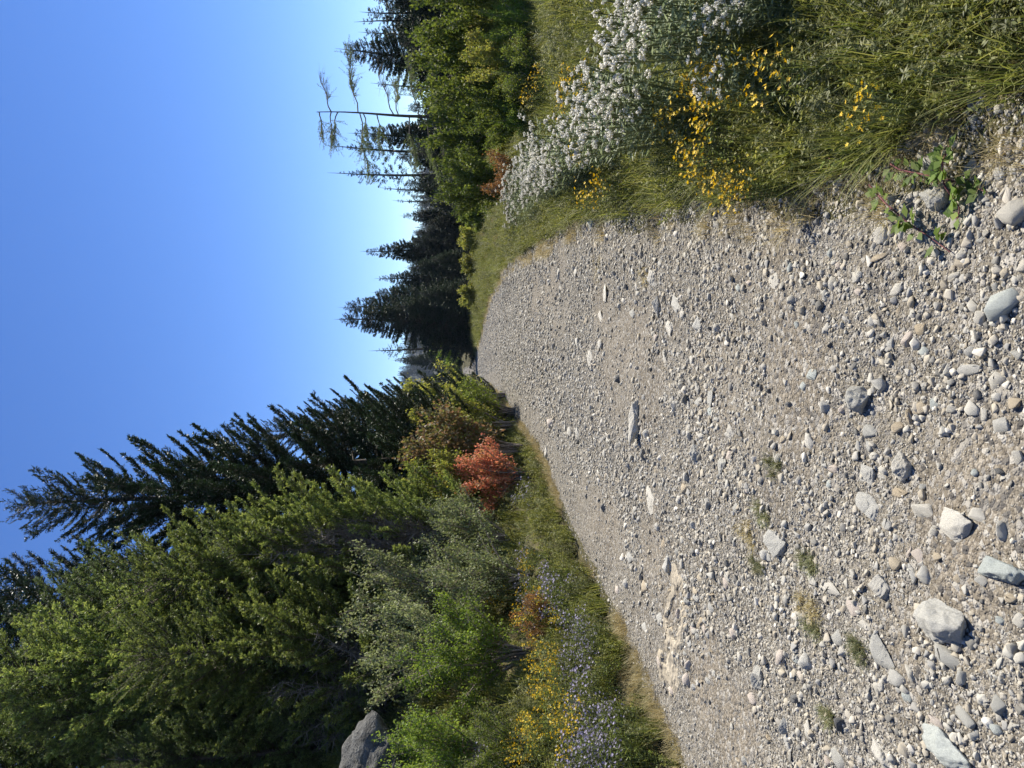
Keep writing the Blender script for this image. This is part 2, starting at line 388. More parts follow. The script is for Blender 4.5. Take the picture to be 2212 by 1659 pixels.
def gravel_pts(n, y0, y1, dmin, dmax, p, seed, xa=None, xb=None, keep=None):
    r = np.random.default_rng(seed)
    y = r.uniform(y0, y1, n); a = xL(y) - .15 if xa is None else np.full(n, xa); b = xR(y) + .25 if xb is None else np.full(n, xb)
    # only as wide as the picture plus a margin
    lim = .62 * y + 1.2
    x = r.uniform(np.maximum(a, -lim), np.minimum(b, lim))
    u = r.uniform(size=n); d = dmin * (1 - u * (1 - (dmin / dmax) ** p)) ** (-1 / p)
    return x, y, d
parts_ = []
for n, y0, y1, a, b, sd_ in ((60000, 1.5, 3.2, .005, .05, 1), (60000, 3.2, 6, .007, .06, 2), (46000, 6, 12, .011, .08, 3), (26000, 12, 26, .022, .11, 4), (9000, 26, 60, .04, .12, 5), (1200, 60, 110, .07, .15, 6)):
    parts_.append(gravel_pts(n, y0, y1, a, b, 2.15, sd_))
for n, y0, y1, a, b, sd_ in ((4800, 1.5, 4.5, .018, .06, 11), (6500, 4.5, 10, .022, .08, 12), (5500, 10, 26, .032, .12, 13), (1500, 26, 60, .05, .15, 14)):
    q_ = gravel_pts(n, y0, y1, a, b, 2.4, sd_); k_ = fbm(q_[0], q_[1], 1.7, 3, 140) > R.uniform(-.45, .3, n); parts_.append(tuple(c[k_] for c in q_))
gx, gy, gd = [np.concatenate(c) for c in zip(*parts_)]
dens = fbm(gx, gy, 1.1, 3, 91) + .25 * fbm(gx, gy, 4, 2, 95)
# finer and barer where the dirt shows
t_ = (gx - xL(gy)) / (xR(gy) - xL(gy))
bare = dirt(gx, gy) * 1.5
gd = np.where((t_ < .16) & (gy > 3), gd * .6, gd)
keep = (dens - bare > -.25 - R.uniform(0, .5, len(gx))) | (R.uniform(size=len(gx)) < .12)
gx, gy, gd = gx[keep], gy[keep], gd[keep]
n = len(gx); asp = R.uniform(.65, 1, n); fl = R.uniform(.35, .8, n)
P_ = np.stack([gx, gy, H(gx, gy) + gd * .5 * fl * .35], 1)
scatter('gravel', 'gravel', P_, np.stack([R.uniform(-.35, .35, n), R.uniform(-.35, .35, n), R.uniform(0, 6.28, n)], 1),
        np.stack([gd * .5, gd * .5 * asp, gd * .5 * fl], 1), R.integers(0, 16, n), 'loose grey and tan gravel covering the rough track', 'gravel')

# the stones one can pick out. (crop, x, y, width, height, colour, lift, label)
CR = {2: (1566.1, 0, .3255), 3: (1566.1, 486.0, .3581), 4: (1566.1, 1065.0, .3581), 6: (1026.1, 540.0, .3906), 5: (1026.1, 1173.0, .293)}
ROCKS = [
 (4,1320,780,290,310,'grey',.42,'largest pale grey boulder with ragged corners standing in brown dirt','boulder'),
 (4,1335,985,185,125,'grey',.35,'grey slab of rock tucked against the largest ragged boulder','rock'),
 (4,1690,480,280,225,'blue',.42,'smooth pale blue-grey boulder at the very bottom edge of the road view','boulder'),
 (4,1355,1545,250,225,'blue',.42,'rounded blue-grey boulder with a cracked face at the left corner of the road','boulder'),
 (4,1430,200,200,300,'pale',.2,'long pitted tan-white rock lying half buried in brown dirt','rock'),
 (4,1535,140,85,115,'pale',.25,'small pale rock touching the side of the long pitted rock','rock'),
 (4,1185,135,150,145,'pale',.3,'squarish pale rock with a shaded side beside the long pitted rock','rock'),
 (4,860,85,140,185,'grey',.25,'pointed pale grey slab with a sharp dark edge','rock'),
 (4,940,560,115,200,'pale',.28,'tall triangular pale pitted rock lying in mid gravel','rock'),
 (4,960,960,130,190,'grey',.3,'pitted round grey rock behind the small grass sprigs','rock'),
 (4,1140,500,70,110,'grey',.3,'left half of a split grey stone','rock'),
 (4,1215,500,85,130,'grey',.35,'right half of a split grey stone','rock'),
 (4,630,570,135,130,'pale',.15,'flat pale rock touching the clump of weeds in the gravel','rock'),
 (4,305,300,125,180,'grey',.22,'cracked pale grey rock beside the dark green weed tuft','rock'),
 (4,250,378,70,70,'grey',.3,'small knobbly rock below the cracked rock','rock'),
 (4,685,870,75,110,'grey',.2,'flat egg-shaped grey stone near the dry weeds','stone'),
 (4,1050,1120,100,115,'grey',.3,'grey rock in the pile of loose stones at the left','rock'),
 (4,950,1570,125,175,'pale',.3,'pale rock with a rounded top at the left picture edge','rock'),
 (4,1670,770,75,160,'blue',.12,'thin flat blue slab pressed into the ground','slab'),
 (4,1465,1370,110,110,'grey',.35,'wedge of grey stone above the rounded blue-grey boulder','rock'),
 (4,1290,375,105,90,'tan',.35,'brown rounded stone with its shaded underside showing','stone'),
 (4,1180,385,85,110,'pink',.2,'pinkish flat stone beside the brown rounded stone','stone'),
 (4,1120,355,50,90,'pink',.2,'thin pinkish stone next to the flat pinkish one','stone'),
 (4,1680,235,60,150,'pale',.3,'narrow stick-like pale stone lying in brown dirt','stone'),
 (4,1035,425,70,90,'tan',.3,'tan round stone in the middle of loose gravel','stone'),
 (4,700,1385,60,110,'dark',.4,'dark stone with a deep shadow at the left of the road','stone'),
 (4,520,1425,70,145,'pale',.2,'pale worn stone half sunk near the left wheel track','stone'),
 (4,370,1415,55,130,'grey',.4,'grey ridge of stone with a hollow beneath it','stone'),
 (4,490,1020,85,120,'grey',.4,'jutting grey stone casting shadow near the wheel track','stone'),
 (4,355,990,55,110,'pink',.5,'upright pinkish block with a black shadow beside it','stone'),
 (4,205,1120,70,150,'grey',.35,'rough grey ledge stone beside the left wheel track','stone'),
 (4,445,1240,50,95,'dark',.45,'dark upright stone in fine gravel','stone'),
 (4,785,700,70,130,'pink',.12,'flat pinkish stone flush with the gravel','stone'),
 (4,715,950,60,75,'pale',.5,'small white block with a dark underside near weeds','stone'),
 (4,1265,1390,85,110,'pink',.25,'brownish flat stone above the blue-grey boulder','stone'),
 (4,1555,1240,75,95,'pale',.3,'blunt pale stone in dirt at lower left','stone'),
 (4,1660,1280,75,130,'grey',.35,'long grey stone leaning on gravel at lower left','stone'),
 (4,985,190,65,110,'grey',.2,'thin bluish flake lying below the pointed slab','stone'),
 (4,838,800,80,75,'pale',.2,'pale chunk right above the grass sprigs','stone'),
 (4,945,1150,55,105,'pale',.4,'upright pale stone in the loose pile','stone'),
 (4,1125,1090,70,70,'pale',.35,'white lump at the end of the loose pile','stone'),
 (4,1100,1230,60,75,'blue',.35,'bluish stone at the foot of the loose pile','stone'),
 (4,1435,1120,60,110,'grey',.35,'grey stone in shadow of the leaning slab','stone'),
 (4,1515,1465,60,90,'grey',.4,'dark-sided stone at the rim of the blue-grey boulder','stone'),
 (4,680,1600,85,120,'grey',.12,'grey bedrock hump at the left picture edge','rock'),
 (4,540,530,60,60,'pale',.35,'bright white stone touching the green weeds','stone'),
 (4,1775,760,60,110,'pale',.3,'pale stone at the bottom edge beside the flat blue slab','stone'),
 (4,1730,640,60,70,'tan',.3,'tan pebble between the smooth boulder and blue slab','stone'),
 (4,75,85,45,80,'grey',.25,'grey stone above the dry weeds','stone'),
 (3,1690,490,180,205,'blue',.42,'big blue-grey boulder at the bottom right of the road','boulder'),
 (3,945,190,110,110,'tan',.55,'brown rounded cobble with a deep black shadow near the road edge','cobble'),
 (3,825,1050,130,190,'grey',.5,'angular grey rock standing up in the middle of the road','rock'),
 (3,955,950,75,140,'grey',.4,'jagged grey rock beside the standing angular one','rock'),
 (3,1480,870,130,155,'grey',.14,'flat triangular grey rock with a chipped side','rock'),
 (3,1260,930,85,120,'pale',.25,'smooth pale pointed stone near the flat triangular rock','stone'),
 (3,1655,950,100,140,'pale',.25,'yellowish pale rock sunk in brown dirt','rock'),
 (3,1095,1440,115,235,'pale',.3,'long pale rock shaped like an arrowhead','rock'),
 (3,855,1500,100,160,'grey',.16,'pale pointed slab behind the arrowhead rock','rock'),
 (3,1105,700,85,130,'pink',.3,'pinkish folded stone in the right half of the road','stone'),
 (3,1010,715,48,90,'grey',.3,'oval grey stone leaning beside the pinkish folded one','stone'),
 (3,1190,620,60,100,'tan',.3,'brown wedge-shaped stone in the gravel','stone'),
 (3,1185,1110,90,90,'tan',.35,'round tan cobble with small pebbles around it','cobble'),
 (3,1130,1155,55,110,'tan',.3,'crooked tan stone touching the round tan cobble','stone'),
 (3,1575,1145,80,100,'pale',.3,'bright off-white block at the edge of the brown dirt','stone'),
 (3,665,350,48,110,'pale',.25,'long whitish stone in fine gravel near the right side','stone'),
 (3,300,350,60,140,'pale',.1,'pale bedrock patch with dark cracks in fine gravel','rock'),
 (3,395,255,40,80,'blue',.3,'small bluish stone behind the cracked bedrock patch','stone'),
 (3,960,60,80,120,'pale',.3,'pale blunt rock just behind the brown cobble','rock'),
 (3,645,170,40,70,'blue',.3,'bluish leaning stone in gravel near the verge','stone'),
 (3,410,450,55,80,'pale',.45,'white cube-like stone on the gravel','stone'),
 (3,530,905,60,80,'blue',.15,'flat blue-grey round stone in fine gravel','stone'),
 (3,620,1100,50,85,'grey',.4,'grey pointed stone behind the standing angular rock','stone'),
 (3,515,1305,65,100,'pale',.2,'oval pale stone in the centre of the road','stone'),
 (3,885,1240,75,90,'grey',.3,'mottled grey stone below the standing angular rock','stone'),
 (3,1050,1230,75,90,'tan',.4,'brown round stone at the margin of bare dirt','stone'),
 (3,1550,555,60,110,'pale',.35,'pale thumb-shaped stone beside the big blue-grey boulder','stone'),
 (3,1395,310,60,90,'pale',.4,'pale angular stone in coarse gravel','stone'),
 (3,40,1255,45,120,'pale',.15,'pale flake flush with the mid gravel','stone'),
 (3,1070,1620,105,80,'tan',.12,'brown flat stone below the arrowhead rock','stone'),
 (3,1270,1080,75,90,'blue',.3,'grey-green broken stone in gravel','stone'),
 (3,1370,1105,65,65,'pale',.35,'small white stone left of the broken grey-green one','stone'),
 (3,1760,1085,105,120,'tan',.08,'wide brown stone flush with the dirt at the bottom edge','stone'),
 (3,1670,1220,90,130,'grey',.2,'jagged flat grey stone near the bottom edge','stone'),
 (3,1630,370,50,70,'grey',.35,'small upright stone beyond the big blue-grey boulder','stone'),
 (3,880,1335,60,80,'grey',.25,'mottled pale stone between two white pebbles','stone'),
 (3,910,1395,50,55,'pale',.4,'white knob-like pebble near the arrowhead rock','stone'),
 (3,955,1515,48,80,'pale',.3,'white flake right of the arrowhead rock','stone'),
 (3,1665,1490,55,50,'dark',.4,'dark pebble sitting in a small hollow of bare dirt','stone'),
 (3,1200,1580,55,85,'grey',.25,'bluish lump at the foot of the arrowhead rock','stone'),
 (3,1045,380,85,85,'pale',.2,'irregular pale lump in the right gravel','stone'),
 (3,930,580,48,90,'pale',.25,'thin pale stone with a small dark stone beside it','stone'),
 (3,785,810,40,85,'pale',.12,'small flat pale slab in the centre right gravel','stone'),
 (3,1350,880,45,100,'pale',.35,'narrow pale stone left of the flat triangular rock','stone'),
 (3,1570,795,60,70,'tan',.4,'round tan cobble below the flat triangular rock','cobble'),
 (3,1780,780,75,70,'grey',.4,'smooth grey cobble at the bottom edge','cobble'),
 (3,1440,185,50,90,'pale',.35,'pale blunt stone near the bramble shoots','stone'),
 (3,1775,1400,60,110,'pale',.25,'pale crusty rock at the bottom edge of the brown dirt','stone'),
 (3,640,720,40,45,'dark',.6,'small black-shadowed stone in the middle of fine gravel','stone'),
 (3,270,1005,30,40,'dark',.6,'small dark pebble in pinkish fine gravel','stone'),
 (3,395,1085,35,40,'dark',.6,'dark knob of stone left of the grey round stones','stone'),
 (3,1490,760,50,90,'grey',.2,'rough grey stone beyond the flat triangular rock','stone'),
 (3,665,1465,60,80,'pink',.3,'orange-tinted chunk with a shaded side','stone'),
 (2,1545,400,115,200,'grey',.55,'grey boulder standing among dry grass on the verge','boulder'),
 (2,1390,1100,150,150,'grey',.4,'ragged pale rock under the bramble stems','rock'),
 (2,1445,1310,165,225,'grey',.5,'large diagonal pale boulder beside the red bramble stem','boulder'),
 (2,1930,1410,160,200,'pale',.35,'pale boulder cut by the bottom edge near the verge','boulder'),
 (2,1230,1400,95,130,'grey',.4,'blocky grey rock with a shaded side near the bramble','rock'),
 (2,1225,960,65,100,'pale',.35,'white stone among pebbles below the dry grass','stone'),
 (2,1410,985,65,90,'grey',.4,'smooth grey cobble beyond the ragged pale rock','cobble'),
 (2,1430,680,75,90,'dark',.5,'dark rounded cobble in the shade of the verge','cobble'),
 (2,1300,620,80,110,'grey',.5,'grey cobble half covered by dry grass','cobble'),
 (2,1655,800,80,100,'grey',.4,'blue-grey cobble at the grass edge','cobble'),
 (2,1045,1560,75,120,'pale',.35,'rounded pale rock at the edge of the coarse gravel','rock'),
 (2,1100,1025,65,80,'pink',.3,'brownish stone below the dry grass','stone'),
 (2,1640,1130,75,90,'grey',.3,'grey stone between bramble stems','stone'),
 (2,1120,1300,48,80,'pale',.4,'white chip beside a grey block in coarse gravel','stone'),
 (2,760,1210,65,75,'pale',.35,'pale stone under a broad bramble leaf','stone'),
 (2,1350,1300,75,80,'grey',.4,'speckled round stone in front of the diagonal boulder','stone'),
 (2,1355,870,50,80,'pale',.4,'white-topped pebble among shaded pebbles','stone'),
 (2,1735,1320,60,80,'grey',.35,'oval grey pebble in coarse gravel','stone'),
 (2,1680,1300,55,60,'grey',.35,'round grey pebble in coarse gravel','stone'),
 (6,905,960,60,290,'pale',.16,'long low pale ledge with a dark step at its end in mid road','ledge'),
 (6,975,1370,65,215,'pale',.07,'broad white bedrock patch flush with the road','ledge'),
 (6,1235,1130,50,140,'grey',.3,'hooked grey stone with a shadowed side in mid road','rock'),
 (6,725,240,35,110,'pale',.14,'long white stone by the grassy right edge','rock'),
 (6,560,120,16,70,'pale',.12,'far white stone close to the right verge','stone'),
 (6,465,125,14,90,'pale',.1,'thin white ledge far along the right edge','stone'),
 (6,1080,450,60,125,'pale',.16,'broken pale ledge in the right half of the road','rock'),
 (6,1115,300,75,120,'grey',.14,'long grey hump below the grassy right edge','rock'),
 (6,985,160,48,110,'pale',.22,'white rock at the tip of the dry grass tongue','rock'),
 (6,1350,430,38,80,'pale',.4,'bright white upright stone next to a dark cobble','stone'),
 (6,1302,432,28,40,'dark',.5,'dark cobble left of the bright white upright stone','cobble'),
 (6,1235,410,50,110,'grey',.2,'lumpy grey stone right of the middle','stone'),
 (6,1055,600,26,110,'pale',.1,'thin pale strip of stone in mid road','stone'),
 (6,1415,1010,38,100,'pale',.2,'oval pale stone in the middle of the road','stone'),
 (6,1237,765,25,90,'pale',.2,'slim white stone beyond the lumpy pair','stone'),
 (6,1305,825,50,105,'grey',.18,'lumpy pale pair of stones in mid road','stone'),
 (6,1370,1195,75,135,'grey',.18,'speckled grey stone in the centre of the road','rock'),
 (6,1415,1140,40,80,'pink',.25,'pinkish stone leaning on the speckled grey one','stone'),
 (6,640,590,28,120,'pale',.15,'low pale step of stone far up the road','stone'),
 (6,418,610,16,60,'pale',.25,'far white stone in the middle of the road','stone'),
 (6,700,370,26,90,'pale',.15,'far pale stone in the right wheel track','stone'),
 (6,1012,315,24,130,'grey',.3,'narrow grey ridge stone right of the middle','stone'),
 (6,1155,350,30,85,'pale',.2,'slim pale stone below the grassy edge','stone'),
 (6,1185,860,22,60,'pale',.25,'oval white stone left of the slim one','stone'),
 (6,1105,880,20,105,'pale',.2,'thin white stone beyond the long ledge','stone'),
 (6,575,1020,24,90,'pale',.2,'far white stone close to the left side','stone'),
 (6,590,530,16,45,'pale',.3,'tiny far white stone near the centre','stone'),
 (6,865,650,18,60,'pale',.2,'small white flake in the right half','stone'),
 (6,945,1140,30,80,'dark',.35,'dark stone next to the twig in mid road','stone'),
 (6,795,710,24,50,'dark',.4,'far dark stone in the centre','stone'),
 (6,485,585,12,25,'dark',.5,'far tiny dark stone up the road','stone'),
 (6,380,605,10,25,'dark',.5,'farthest dark stone beside a white one','stone'),
 (6,1345,935,30,32,'grey',.5,'round grey cobble in mid road','cobble'),
 (6,720,1425,14,60,'dark',.35,'thin dark stone in fine grey gravel at left','stone'),
 (6,400,1130,10,90,'pale',.15,'far pale kerb-like stone near the left verge','stone'),
 (5,1425,150,80,180,'grey',.3,'grey rock with a deep hole of shadow at the head of the gully','rock'),
 (5,1585,440,60,110,'grey',.3,'grey knob beside the cream bedrock','stone'),
 (5,1545,990,40,60,'dark',.4,'dark stone at the foot of the cream bedrock','stone'),
 (5,1870,230,50,110,'pale',.25,'pale lump near the wheel track','stone'),
 (5,2140,90,80,90,'grey',.4,'knobbly grey stone by the weeds, far left of the centre','stone'),
 (5,2110,970,80,170,'grey',.3,'low grey rock with a dark edge in the left gravel','rock'),
 (5,1650,1030,40,110,'pale',.15,'pale ridge of stone in tan dirt','stone'),
]
RR = random.Random(3)
def put_rock(X, Y, wpx, hpx, col, lift, label, cat, seed, group=None, me=None, name=None):
    x, y = cast(X, Y); z = Hs(x, y)
    rng = math.sqrt(x * x + y * y + (EYE - z) ** 2); dep = y
    sx = hpx * K * dep * 1.0                       # across
    sina = (EYE - z) / rng
    hz = max(lift * sx, .012)
    sy = (wpx * K * rng - .7 * hz * math.sqrt(1 - sina ** 2)) / max(sina, .05)
    sy = min(max(sy, .45 * sx), 2.2 * sx)
    if me is None:
        big = sx > .1
        me = rock_mesh(cat, seed, 5, M[col], RR.randint(5, 9), .085, 0, True) if big else chip_mesh(cat, seed, M[col], RR.randint(11, 18))
    o = link(name or cat, me)
    o.scale = (sx * .5, sy * .5, hz * 1.15)
    o.location = (x, y, z + hz * .02)
    o.rotation_euler = (RR.uniform(-.12, .12), RR.uniform(-.12, .12), RR.uniform(-.25, .25))
    tag(o, label, cat, group)
    return o
placed = []
for i, (cr, cx, cyy, ww, hh, col, lift, lab, cat) in enumerate(ROCKS):
    ox, oy, s_ = CR[cr]
    o = put_rock(ox + cx * s_, oy + cyy * s_, ww * s_, hh * s_, col, lift, lab, cat, 1000 + i)
    placed.append((o.location.x, o.location.y))
# smaller countable stones
COLS = ['pale', 'grey', 'grey', 'blue', 'tan', 'pink', 'pale']
SM = {c: [chip_mesh('stone', 500 + 10 * k + j, M[c], 13 + j * 3) for j in range(3)] for k, c in enumerate(sorted(set(COLS)))}
WORDS = {'pale': 'off-white', 'grey': 'mid grey', 'blue': 'bluish grey', 'tan': 'tan brown', 'pink': 'pinkish'}
cnt = 0
while cnt < 264 - len(ROCKS):
    X = RR.uniform(1180, 2200) if RR.random() < .75 else RR.uniform(1700, 2205); Y = RR.uniform(60, 1655)
    x, y = cast(X, Y)
    if not (xL(y) + .1 < x < xR(y) + .3): continue
    if any((x - a) ** 2 + ((y - b) * .7) ** 2 < .05 ** 2 * (1 + y * .3) for a, b in placed): continue
    c = RR.choice(COLS); px = RR.uniform(16, 30); zone = 'near' if X > 1750 else 'middle' if X > 1400 else 'far'
    where = {'near': 'in the coarse gravel closest to the viewer', 'middle': 'in the middle stretch of the track', 'far': 'on the far stretch of the track'}[zone]
    lf = RR.uniform(.2, .45)
    put_rock(X, Y, px * (.35 + .4 * (X - 1000) / 1200), px, c, lf, '%s %s %s stone %s' % ('tiny' if px < 20 else 'small' if px < 25 else 'fist-sized', 'low flat' if lf < .28 else 'blocky' if lf < .37 else 'upright', WORDS[c], where), 'stone', 0,
             'small loose stones %s' % where, RR.choice(SM[c]))
    placed.append((x, y)); cnt += 1

# cream bedrock breaking through beside the left wheel track
def bedrock():
    x0, y0 = cast(1452, 1365); b = Buf()
    nu, nv = 90, 60; u, v = np.meshgrid(np.linspace(-1, 1, nu), np.linspace(-1, 1, nv))
    px = x0 + u * (.5 + .08 * vnoise(v * 3, u * 0, 2)); py = y0 + v * (.26 + .1 * vnoise(u * 3, v * 0, 6)) - u * .1
    edge = 1 - np.clip(np.maximum(np.abs(u), np.abs(v)) ** 3, 0, 1)
    st = u * 1.5 + v * 5 + 1.5 * fbm(u, v, 2, 3, 8)
    h = .008 + .030 * edge * (.5 + fbm(px, py, 5, 3, 3)) + .020 * np.abs((st % 1) - .5) + .016 * fbm(px, py, 25, 3, 4)
    h = np.where(fbm(px, py, 4.5, 4, 18) < -.14, -.03, h)
    pz = H(px, py) + h * np.clip(edge * 2.2, 0, 1) - .04 * (edge < .12) - .01
    i = np.arange(nu * nv).reshape(nv, nu)
    b.add(np.stack([px, py, pz], -1).reshape(-1, 3), np.stack([i[:-1, :-1], i[:-1, 1:], i[1:, 1:], i[1:, :-1]], -1).reshape(-1, 4), .5)
    M['cream'] = stonemat('cream_bedrock', [(.33, .29, .22), (.38, .335, .26)], .35, scale=9, bd=.01)
    o = link('bedrock_outcrop', b.mesh('bedrock_outcrop', False, M['cream']))
    tag(o, 'cream-coloured bedrock breaking through beside the left wheel track', 'bedrock')
bedrock()
q_ = random.Random(12)
for k in range(34):
    X, Y = q_.uniform(1425, 1540), q_.uniform(1240, 1500); c_ = q_.choice(['tan', 'pink', 'grey', 'tan'])
    put_rock(X, Y, q_.uniform(6, 14), q_.uniform(10, 32), c_, q_.uniform(.2, .5), 'broken %s fragment beside the cream bedrock' % WORDS[c_], 'stone', 0, 'broken fragments beside the cream bedrock', q_.choice(SM[c_]))
# boulder on the bank at the left edge
def bank_boulder():
    x, y, z = at_depth(815, 1660, 8.6)
    me = rock_mesh('boulder', 4242, 5, stonemat('lichen_stone', [(.06, .06, .058), (.095, .095, .09)], .8, scale=5, bd=.05), 6, .16)
    o = link('boulder', me); o.scale = (.85, .7, .6); o.location = (x - .15, y, z - .1); o.rotation_euler = (.1, .3, .2)
    tag(o, 'big dark grey boulder on the bank behind the bright green shrubs', 'boulder')
bank_boulder()
#@VEG
# ------------------------------------------------------------------ conifers
def conifer(seed, Ht, Rd, mat, nb=None, a=-.1, b=.25, per_m=9, nl=.06, nw=.014, m=16, p=.75, zb=.06, top_bare=0, keep=1., asym=None, lat=.38, twl=1.0, lean=0, ztop=.94):
    r = np.random.default_rng(seed); nb = nb or int(Ht * 14); jit = .06 if nl > .07 else .2; zj = .16 if nl > .07 else .3
    tb = Buf(); k = 14; zz = np.linspace(0, 1, k)
    off = lambda z: np.stack([lean * Ht * (z ** 1.5) + .012 * Ht * np.sin(z * 5 + seed), .012 * Ht * np.cos(z * 4 + seed), z * Ht], -1)
    tube(tb, off(zz), .014 * Ht * (1 - zz) ** .85 + .004 + .002 * Ht * (zz < .04), 8)
    cb = Buf(); wb = tb
    z = np.sort(zb + (ztop - zb) * r.uniform(0, 1, nb) ** .95); az = np.arange(nb) * 2.399 + r.normal(0, .3, nb)
    l = Rd * (1 - z) ** p * r.uniform(.62, 1.12, nb) + .005 * Rd + .04
    if keep < 1: l *= np.where(r.uniform(size=nb) < keep, 1, .25)
    if top_bare: l = np.where(z > 1 - top_bare, l * .35, l)
    if asym is not None: l *= 1 + asym[1] * np.cos(az - asym[0])
    base = off(z); o = np.stack([np.cos(az), np.sin(az), np.zeros(nb)], 1); s = np.stack([-np.sin(az), np.cos(az), np.zeros(nb)], 1)
    aa = a + .55 * z + r.normal(0, jit, nb); bb = b * (1 - .3 * z)
    def pos(i, t): return base[i] + o[i] * (l[i] * t)[:, None] + np.stack([0 * t, 0 * t, l[i] * (aa[i] * t + bb[i] * t * t)], 1)
    def tan(i, t): return nrm(o[i] + np.stack([0 * t, 0 * t, aa[i] + 2 * bb[i] * t], 1))
    I = np.arange(nb)
    for t0, t1 in ((0, .35), (.35, .7), (.7, 1)):
        twigs(wb, pos(I, np.full(nb, t0)), pos(I, np.full(nb, t1)), (.006 + .008 * l) * (1 - t0 * .8), (.006 + .008 * l) * (1 - t1 * .85))
    cnt_ = np.maximum((l * per_m * 2).astype(int), 5); J = np.repeat(I, cnt_); n = len(J)
    t = r.uniform(.12, 1, n) ** .8; sg = np.where(r.uniform(size=n) < .5, -1., 1.)
    bl = (l[J] * lat * (1 - t) ** .6 + .05 + .05 * twl) * r.uniform(.6, 1.15, n) * twl
    bd = nrm(tan(J, t) * .75 + s[J] * sg[:, None] * r.uniform(.3, 1., (n, 1)) + np.stack([0 * t, 0 * t, r.normal(.06, zj, n)], 1))
    A = pos(J, t); B = A + bd * bl[:, None]
    twigs(wb, A, B, .004, .002)
    Q = np.repeat(np.arange(n), m); u = (np.tile(np.arange(m), n) + r.uniform(0, 1, n * m)) / m
    P = A[Q] + bd[Q] * (bl[Q] * u)[:, None]
    rd = rdir(n * m, r); D = nrm(bd[Q] * .8 + rd * .75 + [0, 0, .1])
    N = rdir(n * m, r)
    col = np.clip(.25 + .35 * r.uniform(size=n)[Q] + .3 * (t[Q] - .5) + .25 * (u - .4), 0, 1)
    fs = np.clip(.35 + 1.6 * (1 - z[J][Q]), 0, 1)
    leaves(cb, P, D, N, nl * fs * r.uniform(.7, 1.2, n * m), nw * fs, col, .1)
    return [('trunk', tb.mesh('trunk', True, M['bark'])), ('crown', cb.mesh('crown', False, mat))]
def tree(X, Y, d, parts, Ht, label, cat='conifer', name='fir_tree', group=None, rz=None, wid=1., base=None):
    """stand a tree so that its tip shows at (X, Y) at distance d"""
    x, y, zt = at_depth(X, Y, d); z0 = Hs(x, y) - .1 if base is None else base
    s = (zt - z0) / Ht
    return thing(name, parts, (x, y, z0), RR.uniform(0, 6.28) if rz is None else rz, (s * wid, s * wid, s), label, cat, group)

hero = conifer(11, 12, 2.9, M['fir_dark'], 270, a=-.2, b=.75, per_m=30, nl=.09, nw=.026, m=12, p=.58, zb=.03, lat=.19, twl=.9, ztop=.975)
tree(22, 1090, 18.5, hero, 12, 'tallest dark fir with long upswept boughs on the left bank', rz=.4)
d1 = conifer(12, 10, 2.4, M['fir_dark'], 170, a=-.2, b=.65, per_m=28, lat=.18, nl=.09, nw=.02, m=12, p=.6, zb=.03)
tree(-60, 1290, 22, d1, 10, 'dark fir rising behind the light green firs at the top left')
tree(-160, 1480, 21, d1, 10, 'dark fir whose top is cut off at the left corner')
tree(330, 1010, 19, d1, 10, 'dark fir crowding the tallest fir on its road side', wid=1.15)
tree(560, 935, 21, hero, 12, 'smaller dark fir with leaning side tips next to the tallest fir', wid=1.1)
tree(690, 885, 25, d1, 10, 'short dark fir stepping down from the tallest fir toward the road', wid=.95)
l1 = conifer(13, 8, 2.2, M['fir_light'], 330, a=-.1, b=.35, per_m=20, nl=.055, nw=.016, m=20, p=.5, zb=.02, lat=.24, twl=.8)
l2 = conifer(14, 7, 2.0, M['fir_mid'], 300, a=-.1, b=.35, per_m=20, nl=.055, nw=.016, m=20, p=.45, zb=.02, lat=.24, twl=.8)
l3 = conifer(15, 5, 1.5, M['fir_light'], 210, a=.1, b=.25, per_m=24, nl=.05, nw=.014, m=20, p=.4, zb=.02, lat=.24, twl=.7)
tree(-120, 1440, 14, l1, 8, 'broad light green fir filling the left top corner')
tree(60, 1330, 15.5, l2, 7, 'mid green fir between the light green fir and the dark ones')
tree(225, 1640, 12, l2, 7, 'mid green fir at the left edge above the boulder')
tree(265, 1250, 13.6, l3, 5, 'yellow-green young fir catching the sun on the bank', wid=1.1)
tree(270, 1420, 11.8, l3, 5, 'yellow-green fir with bare grey twigs showing beneath its tips', wid=1.05)
tree(440, 1170, 13.5, l3, 5, 'slender young fir with bright tips against the dark fir', wid=.8)
tree(560, 1540, 11.5, l2, 7, 'low dark green fir just above the boulder', wid=1.3)
tree(590, 1270, 13, l2, 7, 'round-topped mid green fir beside the dark hollow', wid=1.2)
tree(700, 1130, 15, l2, 7, 'small grey-green fir with its boughs reaching into the dark hollow', wid=.9)
tree(-260, 1370, 19, d1, 10, 'dark fir standing behind the broad light green fir', wid=1.2)
tree(-330, 1560, 18, d1, 10, 'dark fir closing the sky above the left corner', wid=1.3)
tree(-200, 1690, 15, l2, 7, 'mid green fir cut by the left edge near the top', wid=1.3)
tree(20, 1560, 13.5, l1, 8, 'light green fir between the corner and the yellow-green one', wid=.9)
tree(-60, 1690, 17, d1, 10, 'dark fir behind the mid green one at the left edge', wid=1.3)
tree(120, 1720, 14, l2, 7, 'mid green fir mostly outside the left edge', wid=1.2)
